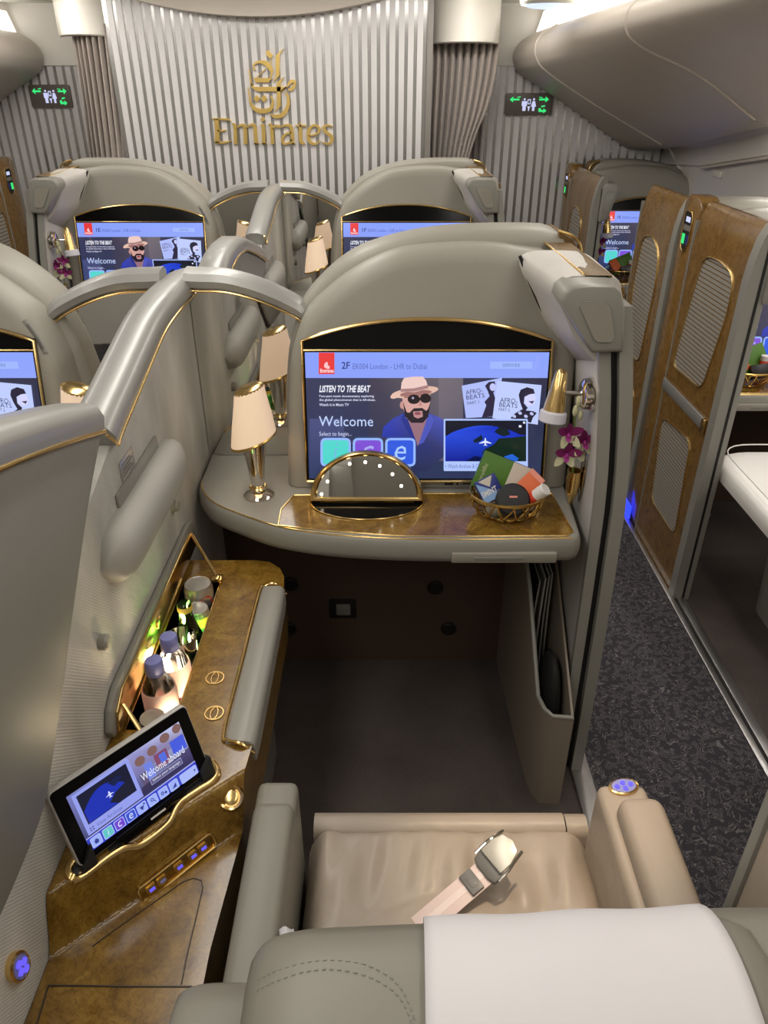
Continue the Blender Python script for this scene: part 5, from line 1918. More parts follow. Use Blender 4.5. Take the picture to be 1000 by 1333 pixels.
def drink_can(x, y, z0, r, h, label, body, mark):
    t = thing('drink_can', label, 'can', (x, y, z0))
    T = Matrix.Translation((x, y, z0))
    b = B(); b.lathe([(r * 0.85, 0), (r, 0.008), (r, h - 0.010), (r * 0.90, h - 0.002), (r * 0.88, h)], 24, T, cap=(True, False))
    obj('body', b, body, t)
    b = B(); b.lathe([(r * 0.88, h - 0.0005), (r * 0.90, h + 0.0015), (r * 0.86, h), (r * 0.84, h - 0.003), (0.001, h - 0.003)], 24, T)
    ld = obj('lid', b, M['can'], t)
    b = B(); b.ball((x, y, z0 + h - 0.002), (r * 0.35, r * 0.22, 0.0015), 10, 6)
    obj('tab', b, M['can'], ld)
    mark(t, T)
    return t


def m1(t, T):
    b = B()
    R = 0.0319
    pts = [(a, z) for a, z in arc(-48, 0.118, 30, 0.024, 0, 345, 16)]
    b.poly([T @ V(R * math.cos(math.radians(a)), R * math.sin(math.radians(a)), z) for a, z in pts])
    obj('red_badge', b, M['redlabel'], t)


def m2(t, T):
    b = B(); b.lathe([(0.0268, 0.100), (0.0268, 0.124)], 24, T, cap=(False, False)); obj('yellow_band', b, M['yellow'], t)
    b = B(); b.lathe([(0.0268, 0.060), (0.0268, 0.100)], 24, T, cap=(False, False)); obj('green_band', b, M['green'], t)


drink_can(-0.4085, 1.325, ZB, 0.0315, 0.158, 'silver drink can with a red badge at the bar end', M['can'], m1)
drink_can(-0.4005, 1.266, ZB, 0.0265, 0.136, 'drink can with yellow and green bands behind the green bottle', M['can'], m2)
drink_can(-0.4130, 0.958, ZB, 0.0245, 0.128, 'plain silver drink can behind the tablet', M['can'], lambda t, T: None)
b = B(); T = Matrix.Translation((-0.4035, 1.146, ZB))
b.lathe([(0.021, 0.0), (0.0225, 0.003), (0.0305, 0.160), (0.0292, 0.160), (0.0215, 0.010), (0.001, 0.009)], 28, T)
obj('tumbler', b, M['thin_glass'], None, label='clear glass tumbler standing in the bar between the bottles', cat='glass')

# ---------------------------------------------------------------- tablet
B1, B2 = onZ(106, 1129, ZC + 0.006), onZ(273, 1004, ZC + 0.006)
u = (B2 - B1).normalized()
fw = V(-u.y, u.x, 0).normalized()
tl = math.radians(20)
up = (fw * math.sin(tl) + V(0, 0, 1) * math.cos(tl)).normalized()
nrm = u.cross(up).normalized()          # points to the seat
TW, TH = (B2 - B1).length + 0.004, 0.128
TM = Matrix((u, -nrm, up)).transposed().to_4x4()
TM.translation = (B1 + B2) / 2 + up * (TH / 2)
t = thing('tablet', 'black tablet with grey rim showing a welcome screen in the console dock', 'tablet', TM @ V(0, 0, -TH / 2))
def tab_prism(x0, x1, z0, z1, y0, y1, r, bev=0.0):
    bb = B(); bb.prism([TM @ V(p.x, y0, p.y) for p in round_poly([(x0, z0), (x1, z0), (x1, z1), (x0, z1)], r)], (TM.to_3x3() @ V(0, y1 - y0, 0)), bev)
    return bb
hw, hh = TW / 2, TH / 2
obj('case', tab_prism(-hw, hw, -hh, hh, -0.001, 0.012, 0.009, 0.0015), M['tabletgrey'], t)
obj('glass_front', tab_prism(-hw + 0.002, hw - 0.002, -hh + 0.002, hh - 0.002, -0.0022, 0.0, 0.008), M['black'], t)
pic = tablet_picture(TW - 0.042, TH - 0.034)
o = bpy.data.objects.new('picture', pic); COL.objects.link(o); o.parent = t
mm = TM.copy(); mm.translation = (TM @ V(0.0, -0.0026, -0.002)) - LOC[t]
o.matrix_local = mm
for s in (-1, 1):
    x = s * (hw - 0.010)
    bb = B(); bb.prism([TM @ V(p.x, -0.010, p.y) for p in round_poly([(x - 0.012, -hh - 0.006), (x + 0.012, -hh - 0.006), (x + 0.014, -hh + 0.030), (x - 0.006 * s - 0.004, -hh + 0.012)], 0.004)], TM.to_3x3() @ V(0, 0.024, 0), 0.002)
    obj('dock_grip', bb, M['rubber'], t)
bb = B(); bb.prism([TM @ V(x, -0.012, z) for x, z in [(-0.050, -hh - 0.008), (0.050, -hh - 0.008), (0.066, -hh + 0.012), (-0.060, -hh + 0.010)]], TM.to_3x3() @ V(0, 0.010, 0), 0.002)
obj('dock_clip', bb, M['black'], t)
bb = B(); bb.prism([TM @ V(x, -0.0126, z) for x, z in [(-0.004, -hh), (0.022, -hh), (0.022, -hh + 0.003), (-0.004, -hh + 0.003)]], TM.to_3x3() @ V(0, 0.001, 0))
obj('clip_mark', bb, M['whiteplastic'], t)

# ---------------------------------------------------------------- vanity mirror on the desk
t = thing('vanity_mirror', 'half-round flip-up vanity mirror with gold frame and tiny bulbs on the desk', 'mirror', (-0.04, 1.552, 0.752))
vx, vy, vz = -0.041, 1.552, 0.756
vd = V(0, 0.22, 0.9755)
vn = V(0, -0.9755, 0.22)
q = lambda x, h, d=0.0: V(vx, vy, vz) + V(x, 0, 0) + vd * h + vn * d
def half(rx, ry, h0=0.0, n=28):
    return [(rx * math.cos(math.pi * k / n), h0 + ry * math.sin(math.pi * k / n)) for k in range(n + 1)]
b = B()
o_, i_ = half(0.137, 0.122), half(0.119, 0.100, 0.011)
rings = [[q(x, h, 0.0) for x, h in o_], [q(x, h, 0.008) for x, h in half(0.1365, 0.1215)], [q(x, h, 0.012) for x, h in half(0.131, 0.115, 0.003)], [q(x, h, 0.011) for x, h in half(0.124, 0.106, 0.008)], [q(x, h, 0.007) for x, h in i_]]
b.loft(rings, True, (True, False))
fr_ = obj('frame', b, M['gold'], t, ang=50)
b = B(); b.prism([q(x, h, 0.004) for x, h in i_], vn * 0.0035)
obj('mirror_glass', b, M['mirror'], t)
b = B(); b.prism([q(x, h, -0.008) for x, h in o_], vn * 0.0075)
obj('back', b, M['brass'], t)
for (x, h) in [(-0.108, 0.018), (-0.093, 0.049), (-0.040, 0.094), (-0.003, 0.096), (0.031, 0.086), (0.062, 0.066), (0.084, 0.040), (0.101, 0.019)][0:2] + [(-0.040, 0.092), (-0.003, 0.096), (0.031, 0.087), (0.061, 0.067), (0.082, 0.038)]:
    b = B(); b.ball(q(x, h, 0.008), 0.0038, 10, 8)
    obj('bulb', b, M['bulb'], t)
b = B(); b.prism([V(-0.041 + 0.134 * math.cos(math.pi * k / 24), 1.550 - 0.083 * math.sin(math.pi * k / 24), 0.7518) for k in range(25)], (0, 0, 0.0012))
obj('tray', b, M['black'], t)
b = B(); b.tube([V(-0.041 + 0.134 * math.cos(math.pi * k / 24), 1.550 - 0.083 * math.sin(math.pi * k / 24), 0.7535) for k in range(25)], 0.0016, 6)
obj('tray_rim', b, M['gold'], t)
b = B(); b.box(-0.155, 0.073, 1.548, 1.556, 0.752, 0.757, 0.002)
obj('hinge_bar', b, M['brass'], t)


# ---------------------------------------------------------------- snack baskets
def basket(cx, cy, z0, where, full):
    t = thing('wire_basket', 'round gold wire basket of snacks ' + where, 'basket', (cx, cy, z0))
    rim, bot, h = 0.086, 0.052, 0.054
    ell = lambda r, z, a: V(cx + r * math.cos(a), cy + r * 0.82 * math.sin(a), z)
    def rad(k):
        return bot + (rim - bot) * math.sin(k * math.pi / 2)
    b = B(); b.tube([ell(rim, z0 + h, 2 * math.pi * k / 36) for k in range(36)], 0.0042, 8, closed=True)
    obj('rim', b, M['brass'], t)
    b = B()
    b.tube([ell(bot, z0 + 0.003, 2 * math.pi * k / 30) for k in range(30)], 0.003, 6, closed=True)
    rnd = random.Random(5)
    for k in range(15):
        a0 = 2 * math.pi * k / 15
        for sg_, amp in ((1, 0.55), (-1, 0.35)):
            a1 = a0 + sg_ * (amp + rnd.uniform(-0.1, 0.15))
            b.tube([ell(rad(j / 4), z0 + 0.003 + (h - 0.003) * (1 - math.cos(j / 4 * math.pi / 2)) , a0 + (a1 - a0) * j / 4) for j in range(5)], 0.0021, 5)
    obj('wirework', b, M['brass'], t)
    b = B(); b.lathe([(0.001, 0.002), (bot - 0.002, 0.002), (bot - 0.002, 0.004), (0.001, 0.004)], 24, Matrix.Translation((cx, cy, z0)))
    obj('floor_plate', b, M['brass'], t)
    return t


bx_, by_ = 0.285, 1.500
basket(bx_, by_, 0.7525, 'on the desk of the open-bar suite', True)


def carton(name, c, size, rot, mat, label, cat, bev=0.0015):
    R = Matrix.Translation(c) @ Matrix.Rotation(math.radians(rot[2]), 4, 'Z') @ Matrix.Rotation(math.radians(rot[0]), 4, 'X') @ Matrix.Rotation(math.radians(rot[1]), 4, 'Y')
    b = B(); b.box(-size[0] / 2, size[0] / 2, -size[1] / 2, size[1] / 2, -size[2] / 2, size[2] / 2, bev, 2, R)
    t = thing(name, label, cat, c)
    obj('carton', b, mat, t)
    return t, R


t, R = carton('snack_carton', V(0.275, 1.538, 0.826), (0.120, 0.020, 0.088), (-24, 22, 0), M['leaf'], 'green leafy printed snack carton leaning in the wire basket', 'carton')
b = B(); b.box(0.012, 0.0602, -0.0106, -0.0098, -0.0435, 0.0435, 0, 2, R)
obj('cream_half', b, M['cream'], t)
b = B(); b.box(-0.0605, 0.0605, -0.010, 0.0102, 0.0438, 0.0446, 0, 2, R)
obj('dark_top', b, M['darkcover'], t)
vs, fs = text_polys('prolific')
tb = bmesh.new()
vv = [tb.verts.new(R @ V(-0.052 + 0.010 - 0.014 * y, -0.0108, -0.028 + 0.016 * x)) for x, y in vs]
for f in fs:
    try:
        tb.faces.new([vv[i] for i in f])
    except ValueError:
        pass
bb = B(); bb._merge(tb)
obj('lettering', bb, M['petal2'], t, smooth=False)
t, R = carton('mint_packet', V(0.240, 1.488, 0.822), (0.052, 0.012, 0.055), (-28, -24, 8), M['navy'], 'navy and pale blue mint packet in the wire basket', 'packet')
b = B(); b.prism([R @ V(x, -0.0064, z) for x, z in [(-0.025, -0.026), (-0.025, 0.024), (0.004, -0.004), (0.022, -0.026)]], R.to_3x3() @ V(0, 0.0003, 0)); obj('pale_flash', b, M['sky'], t)
b = B(); b.prism([R @ V(x, -0.0064, z) for x, z in [(-0.018, 0.026), (0.018, 0.026), (0.002, 0.004)]], R.to_3x3() @ V(0, 0.0003, 0)); obj('cream_flash', b, M['cream'], t)
vs, fs = text_polys('SMINT.', bold=0.02)
tb = bmesh.new()
vv = [tb.verts.new(R @ V(-0.024 + 0.0135 * x, -0.0070, -0.012 + 0.019 * y)) for x, y in vs]
for f in fs:
    try:
        tb.faces.new([vv[i] for i in f])
    except ValueError:
        pass
bb = B(); bb._merge(tb)
obj('lettering', bb, M['whiteplastic'], t, smooth=False)
t = thing('dark_tin', 'round black tin lying in the wire basket', 'tin', (0.292, 1.462, 0.79))
R = Matrix.Translation((0.292, 1.468, 0.803)) @ Matrix.Rotation(math.radians(52), 4, 'X')
b = B(); b.lathe([(0.036, -0.009), (0.039, -0.005), (0.039, 0.005), (0.034, 0.010), (0.010, 0.013), (0.001, 0.0132)], 28, R)
obj('tin', b, M['rubber'], t)
b = B(); b.box(-0.009, 0.009, 0.004, 0.008, 0.0125, 0.0136, 0, 2, R)
obj('tin_mark', b, M['salmon'], t)
t, R = carton('orange_carton', V(0.330, 1.500, 0.826), (0.040, 0.018, 0.066), (-30, 42, -8), M['orange'], 'small orange carton leaning in the wire basket', 'carton')
b = B(); b.box(-0.0202, 0.0202, -0.0092, 0.0092, 0.022, 0.0334, 0, 2, R); obj('flap', b, M['salmon'], t)
t = thing('pill_bottle', 'white plastic bottle with red label lying in the wire basket', 'bottle', (0.350, 1.478, 0.815))
R = Matrix.Translation((0.342, 1.478, 0.806)) @ Matrix.Rotation(math.radians(38), 4, 'Y') @ Matrix.Rotation(math.radians(20), 4, 'X')
b = B(); b.lathe([(0.012, -0.02), (0.014, -0.017), (0.014, 0.014), (0.012, 0.018)], 20, R); obj('body', b, M['redlabel'], t)
b = B(); b.lathe([(0.0145, 0.008), (0.0145, 0.018), (0.0150, 0.020), (0.0150, 0.036), (0.013, 0.038), (0.001, 0.038)], 20, R); obj('cap', b, M['whiteplastic'], t)

CUR[0] = ID
for (mp_, w, g) in [(K2, 'in the walnut suite beside the door track', 0), (K1, 'in the front-row walnut suite', 1)]:
    CUR[0] = mp_
    basket(bx_, by_, 0.7525, w, False)
    carton('snack_carton', V(0.275, 1.538, 0.826), (0.120, 0.020, 0.088), (-24, 22, 0), M['leaf'], 'green snack carton in the wire basket ' + w, 'carton')
    carton('orange_carton', V(0.325, 1.500, 0.826), (0.045, 0.018, 0.066), (-30, 30, -8), M['orange'], 'orange carton in the wire basket ' + w, 'carton')
    carton('dark_packet', V(0.262, 1.475, 0.805), (0.06, 0.03, 0.05), (-20, 12, 8), M['darkcover'], 'dark packet in the wire basket ' + w, 'packet')
    t = thing('pill_bottle', 'white capped bottle in the wire basket ' + w, 'bottle', (0.24, 1.52, 0.79))
    T = Matrix.Translation((0.232, 1.515, 0.80))
    b = B(); b.lathe([(0.014, -0.03), (0.014, 0.03), (0.012, 0.033)], 16, T); obj('body', b, M['redlabel'], t)
    b = B(); b.lathe([(0.0145, 0.033), (0.0145, 0.05), (0.001, 0.051)], 16, T); obj('cap', b, M['whiteplastic'], t)
CUR[0] = ID

# ---------------------------------------------------------------- pocket contents
for k, (x, m_, lab) in enumerate([(0.398, 'darkcover', 'dark glossy magazine bent over in the literature pocket'), (0.415, 'paper', 'thin pale magazine in the literature pocket behind the bent one'), (0.426, 'darkcover', 'dark-covered magazine in the literature pocket, second from the wall'), (0.437, 'paper', 'pale thick magazine in the literature pocket next to the wall')]):
    t = thing('magazine', lab, 'magazine', (x, 1.62, 0.18))
    y0, y1 = 1.50 + 0.012 * k, 1.72
    def page(u, v, x=x, y0=y0, y1=y1, k=k):
        z = 0.10 + 0.42 * v
        bend = (0.012 - 0.003 * k) * math.sin(math.pi * v)
        return V(x - bend, y0 + (y1 - y0) * u + 0.05 * v, z)
    bb = B(); g0 = [[page(i / 6, j / 8) for j in range(9)] for i in range(7)]
    th = 0.0036
    ring = lambda i: [p for p in g0[i]] + [p + V(th, 0, 0) for p in g0[i]][::-1]
    bb.loft([ring(i) for i in range(7)])
    obj('pages', bb, M['paper'], t)
    bb = B(); bb.loft([[p + V(-0.0012, 0, 0) for p in g0[i]] + [p + V(-0.0002, 0, 0) for p in g0[i]][::-1] for i in range(7)])
    obj('cover', bb, M[m_], t)
t = thing('headphone_case', 'black zipped case tucked in the literature pocket', 'case', (0.425, 1.42, 0.1))
b = B(); b.ball((0.422, 1.42, 0.24), (0.026, 0.085, 0.15), 20, 14)
obj('shell', b, M['rubber'], t)
b = B(); b.tube([V(0.422, 1.42 + 0.0855 * math.cos(a), 0.24 + 0.151 * math.sin(a)) for a in [2 * math.pi * k / 28 for k in range(28)]], 0.0022, 6, closed=True)
obj('zip', b, M['dark'], t)

# ---------------------------------------------------------------- seat


def soft_loft(b, prof, x0, x1, end, n_end=5, skew=lambda x: 0.0):
    """profile (y,z) swept in x with rounded ends"""
    cy = sum(p[0] for p in prof) / len(prof); cz = sum(p[1] for p in prof) / len(prof)
    rings = []
    xs = []
    for k in range(n_end + 1):
        a = math.pi / 2 * k / n_end
        xs.append((x0 + end * (1 - math.sin(a)), k))
    st = []
    for k in range(n_end + 1):
        a = math.pi / 2 * k / n_end
        st.append((x0 + end * (1 - math.cos(math.pi / 2 - a)) if False else x0 + end * (1 - math.cos(a)) * 0 + end * (k / n_end) ** 2, math.sqrt(1 - (1 - k / n_end) ** 2)))
    mid = [(x0 + end + (x1 - x0 - 2 * end) * k / 6, 1.0) for k in range(1, 6)]
    en = [(x1 - (x - x0), s) for x, s in st[::-1]]
    for x, s in st + mid + en:
        s2 = 1 - (1 - s) * min(1.0, end / 0.09)
        rings.append([V(x, cy + (y - cy) * (1 - (1 - s) * end * 5), cz + (z - cz) * (1 - (1 - s) * end * 5) + skew(x)) for y, z in prof])
    b.loft(rings)


BACK = [(0.475, 0.44), (0.462, 0.60), (0.450, 0.76), (0.440, 0.86), (0.425, 0.915), (0.400, 0.945), (0.365, 0.957), (0.325, 0.955), (0.285, 0.940), (0.262, 0.905), (0.255, 0.80), (0.27, 0.60), (0.29, 0.44)]
SK = lambda x: 0.075 * (x - 0.10)


def seat(where, cover_mat, main):
    t = thing('suite_armchair', 'wide leather armchair ' + where, 'armchair', (0.115, 0.6, 0.0), 'suite armchairs')
    b = B(); b.box(-0.10, 0.33, 0.30, 0.80, 0.0, 0.34, 0.02)
    obj('base', b, M['shell2'], t)

    def cush(u, v):
        # pillow with gathered front edge and slight wrinkles
        x = -0.140 + 0.512 * u
        y = 0.44 + 0.445 * v
        ex = min(u, 1 - u) / 0.09; ey = min(1 - v, 1.0) / 0.07
        r = lambda e: math.sqrt(1 - (1 - min(1, e)) ** 2)
        z = 0.372 + 0.090 * r(ex) * r(ey)
        wr = 2.6 * math.exp(-((v - 0.80) / 0.18) ** 2) * (0.0028 * math.sin(24 * u + 5 * v + 2 * math.sin(9 * u)) + 0.0016 * math.sin(53 * u - 9 * v))
        arcs = 0.004 * math.exp(-((v - (0.36 + 0.34 * (1 - (2 * u - 1) ** 2) ** 1.0)) / 0.02) ** 2)
        return V(x, y, z + wr - arcs)
    b = B()
    b.grid(cush, 72, 60)
    b.box(-0.138, 0.370, 0.44, 0.884, 0.30, 0.376)
    obj('seat_cushion', b, M['leather2'], t, ang=60)
    b = B()
    prof = [(0.868, 0.30), (0.868, 0.440), (0.876, 0.452), (0.896, 0.456), (0.910, 0.450), (0.916, 0.435), (0.916, 0.16), (0.868, 0.16)]
    b.loft([[V(x, y, z) for y, z in prof] for x in (-0.128, -0.124, 0.0, 0.24, 0.330)])
    b.loft([[V(x, y, z - 0.003) for y, z in prof] for x in (0.333, 0.34, 0.366, 0.372)])
    obj('leg_rest', b, M['leather2'], t, ang=50)
    # armrests
    b = B(); b.box(-0.211, -0.143, 0.50, 0.852, 0.20, 0.610, 0.014, 3)
    a = obj('armrest', b, M['leather'], t, ang=50)
    b = B(); b.box(-0.210, -0.144, 0.42, 0.800, 0.590, 0.624, 0.016, 3)
    obj('arm_pad', b, M['leather'], a, ang=50)
    b = B()
    b.box(0.356, 0.440, 0.46, 0.850, 0.20, 0.605, 0.016, 3)
    a = obj('armrest', b, M['leather2'], t, ang=50)
    b = B(); b.box(0.372, 0.446, 0.46, 0.800, 0.585, 0.640, 0.022, 4)
    obj('arm_pad', b, M['leather2'], a, ang=50)
    # control pod on the arm
    c = onZ(812, 1024, 0.607)
    T = Matrix.Translation((c.x, c.y, 0.604)) @ Matrix.Rotation(math.radians(12), 4, 'Z')
    b = B(); b.lathe([(0.026, 0), (0.026, 0.005), (0.023, 0.006), (0.021, 0.004), (0.001, 0.004)], 28, T, fn=lambda p: V(p.x, p.y * 0.62, p.z))
    pod = obj('control_pod', b, M['gold'], a)
    b = B(); b.lathe([(0.0212, 0.004), (0.021, 0.0058), (0.001, 0.006)], 24, T, fn=lambda p: V(p.x, p.y * 0.62, p.z))
    obj('pod_face', b, M['keyring'], pod)
    for (uu, ww) in [(-0.012, 0), (0.012, 0), (0, 0.005), (0, -0.006)]:
        b = B(); b.lathe([(0.0045, 0.0055), (0.004, 0.0078), (0.001, 0.008)], 12, T @ Matrix.Translation((uu, ww, 0)))
        obj('pod_key', b, M['ledblue'], pod)
    # backrest
    b = B(); soft_loft(b, BACK, -0.128, 0.345, 0.075, 6, SK)
    tree = BVHTree.FromBMesh(b.bm)
    bk = obj('backrest', b, M['leather'], t, ang=60)
    def over(x, off, i0=3, i1=10):
        pp = smooth_path([V(x, y, z + SK(x)) for y, z in BACK[i0:i1 + 1]], 3)
        out = []
        for i, p in enumerate(pp):
            a_ = pp[max(i - 1, 0)]; c_ = pp[min(i + 1, len(pp) - 1)]
            tt = (c_ - a_); n_ = V(0, -tt.z, tt.y).normalized()
            if n_.z < -0.2 or n_.dot(V(0, p.y - 0.36, p.z - 0.80)) < 0:
                n_ = -n_
            out.append(p + n_ * off)
        return out
    for dy in (0.0, -0.009):
        b = B()
        pth = smooth_path([V(x_, y_ + dy, 0) for x_, y_ in [(-0.112, 0.362), (-0.094, 0.366), (-0.068, 0.371), (-0.041, 0.371), (-0.013, 0.364), (0.010, 0.350), (0.022, 0.330), (0.029, 0.305), (0.031, 0.280)]], 8)
        for i in range(0, len(pth) - 1, 2):
            seg = []
            for p in (pth[i], pth[i + 1]):
                hit = tree.ray_cast(V(p.x, p.y, 2.0), V(0, 0, -1))[0]
                if hit is not None:
                    seg.append(hit + V(0, 0, 0.0003))
            if len(seg) == 2:
                b.tube(seg, 0.0008, 5)
        so = obj('stitching', b, M['panel'], bk)
        so['kind'] = 'stuff'
    b = B(); wp = [(y - 0.005, z * 0.42 + 0.425) for y, z in BACK]
    soft_loft(b, wp, -0.215, -0.112, 0.05, 5)
    obj('side_wing', b, M['leather'], t, ang=60)
    b = B(); wp = [(y + 0.012, z * 0.60 + 0.368) for y, z in BACK]
    soft_loft(b, wp, 0.28, 0.455, 0.06, 5)
    obj('side_wing', b, M['leather'], t, ang=60)
    CV = thing('head_cover', ('white cotton head cover draped over the seat with the open bar' if main else 'white head cover on the seat ' + where), 'head cover', (0.17, 0.38, 0.8))
    rows = []
    for k in range(25):
        x = 0.040 + 0.258 * k / 24
        wob = 0.0010 * math.sin(14 * k / 24)
        o_ = over(x, 0.0035 + wob)
        rows.append([p + V(0.010 * (i / len(o_)) * ((k / 12.0) - 1), 0, 0) for i, p in enumerate(o_)])
    b = B(); b.loft(rows, False, (False, False))
    o = obj('cloth', b, cover_mat, CV, ang=70)
    md = o.modifiers.new('thickness', 'SOLIDIFY'); md.thickness = 0.002; md.offset = 1
    return t


seat('beside the walnut console with the open bar', M['cloth'], True)
# white-topped ottoman seen through the walnut doorway
t = thing('ottoman', 'grey ottoman with white rounded top inside the walnut doorway', 'ottoman', (1.36, 1.95, 0.0))
P = round_poly([(1.115, 1.62), (1.58, 1.62), (1.58, 2.30), (1.115, 2.30)], 0.12, 6)
rg = lambda k, z: [V(1.35 + (p.x - 1.35) * k, 1.96 + (p.y - 1.96) * k, z) for p in P]
sm = lambda k, z: [p + V(0.10, 0.0, 0.0) for p in rg(k, z)]
b = B(); b.loft([sm(0.55, 0.0), sm(0.60, 0.30), sm(0.66, 0.50)])
obj('body', b, M['shell2'], t)
b = B(); b.loft([rg(0.93, 0.500), rg(1.0, 0.480), rg(1.012, 0.50), rg(1.0, 0.525), rg(0.95, 0.537), rg(0.86, 0.539)])
tp = obj('top', b, M['headcover'], t, ang=60)
b = B(); b.tube(rg(0.94, 0.5672), 0.0022, 6, closed=True)
obj('piping', b, M['headcover'], tp)

# seat belt
t = thing('seat_belt', 'pale pink seat belt with open metal buckle lying on the seat cushion', 'seat belt', (0.17, 0.75, 0.462))
s0, s1 = onZ(566, 1192, 0.468), onZ(634, 1134, 0.500)
d = (s1 - s0).normalized(); nn = V(-d.y, d.x, 0)
st = s0 - d * 0.06
b = B(); b.prism([st - nn * 0.022, s1 - nn * 0.022, s1 + nn * 0.022, st + nn * 0.022], (0, 0, 0.003), 0.0008)
sb = obj('strap', b, M['belt'], t)
b = B(); b.prism([st - nn * 0.006 + V(0, 0, 0.003), s1 - nn * 0.006 + V(0, 0, 0.003), s1 + nn * 0.006 + V(0, 0, 0.003), st + nn * 0.006 + V(0, 0, 0.003)], (0, 0, 0.0006))
obj('weave_stripe', b, M['webpink'], sb)
R = Matrix((d, nn, V(0, 0, 1))).transposed().to_4x4(); R.translation = s1 + V(0, 0, 0.006)
tiltm = R @ Matrix.Rotation(math.radians(-10), 4, 'Y')
b = B(); b.prism([tiltm @ V(x, y, -0.004) for x, y in [(-0.006, -0.028), (-0.010, -0.015), (-0.010, 0.015), (-0.006, 0.028), (0.012, 0.030), (0.012, -0.030)]], tiltm.to_3x3() @ V(0, 0, 0.009), 0.002)
obj('buckle_frame', b, M['buckle'], t)
b = B(); b.prism([tiltm @ V(x, y, 0.006) for x, y in [(0.008, -0.026), (0.008, 0.026), (0.030, 0.027), (0.050, 0.020), (0.056, 0.0), (0.050, -0.020), (0.030, -0.027)]], tiltm.to_3x3() @ V(0, 0, 0.006), 0.002)
obj('buckle_plate', b, M['buckleplate'], t)
for s in (-1, 1):
    b = B(); b.tube(smooth_path([tiltm @ V(0.0, 0.031 * s, 0.006), tiltm @ V(0.020, 0.031 * s, 0.008), tiltm @ V(0.036, 0.028 * s, 0.010), tiltm @ V(0.056, 0.024 * s, 0.008)], 4), 0.0028, 8)
    obj('buckle_side', b, M['chrome'], t)
b = B(); b.box(-0.045, -0.022, -0.020, 0.020, -0.002, 0.003, 0.001, 2, R)
b.box(-0.040, -0.028, -0.010, 0.010, -0.001, 0.0035, 0.0005, 2, R)
obj('adjuster', b, M['buckle'], t)

# paper tissue tucked by the arm
b = B(); b.grid(lambda u_, v_: V(-0.145 + 0.02 * u_ + 0.004 * math.sin(9 * v_), 0.50 + 0.09 * v_, 0.625 + 0.03 * u_ * (1 - v_) + 0.004 * math.sin(7 * u_ + 5 * v_)), 6, 8)
o = obj('tissue_corner', b, M['cloth'], None, label='white paper tissue corner tucked between seat back and armrest', cat='cloth')
md = o.modifiers.new('thickness', 'SOLIDIFY'); md.thickness = 0.003

# rear part of the suite's aisle wall
t = thing('aisle_partition', 'beige padded rear aisle partition beside the seat with the open bar', 'partition', (0.52, 0.1, 0.0), 'aisle partitions')
b = B(); b.box(0.490, 0.548, -0.7, 0.625, 0.0, 1.20, 0.012)
obj('lining', b, M['leather2'], t)
b = B(); b.box(0.486, 0.552, 0.620, 0.640, 0.0, 1.20, 0.006)
obj('edge_post', b, M['shell2'], t)


# ================================================================ WINDOW-SIDE SUITE WALLS (walnut, with louvres)
def louvre(parent, poly_yz, x, sgn, n):
    """gold-rimmed opening filled with slats; poly in (y,z)"""
    P = [(p.x, p.y) for p in round_poly(poly_yz, 0.05, 5)]
    b = B(); b.prism([V(x + sgn * 0.004, y, z) for y, z in P], (sgn * 0.004, 0, 0))
    bk = obj('louvre_recess', b, M['dark'], parent)
    b = B(); b.tube([V(x - sgn * 0.001, y, z) for y, z in P], 0.0038, 6, closed=True)
    obj('louvre_rim', b, M['gold'], bk)
    z0, z1 = min(z for _, z in P), max(z for _, z in P)
    b = B()
    for k in range(n):
        z = z0 + (z1 - z0) * (k + 0.5) / n
        ys = []
        for i in range(len(P)):
            a, c = P[i], P[(i + 1) % len(P)]
            if (a[1] - z) * (c[1] - z) < 0:
                f = (z - a[1]) / (c[1] - a[1]); ys.append(a[0] + (c[0] - a[0]) * f)
        if len(ys) < 2:
            continue
        h = (z1 - z0) / n * 0.36
        ya, yb = min(ys) + 0.003, max(ys) - 0.003
        b.prism([V(x - sgn * 0.0005, ya, z - h), V(x - sgn * 0.0005, yb, z - h), V(x - sgn * 0.0005, yb, z + h), V(x - sgn * 0.0005, ya, z + h)], (sgn * 0.006, 0, 0))
    o = obj('louvre_slats', b, M['louvre'], bk, smooth=False)
    o['kind'] = 'stuff'


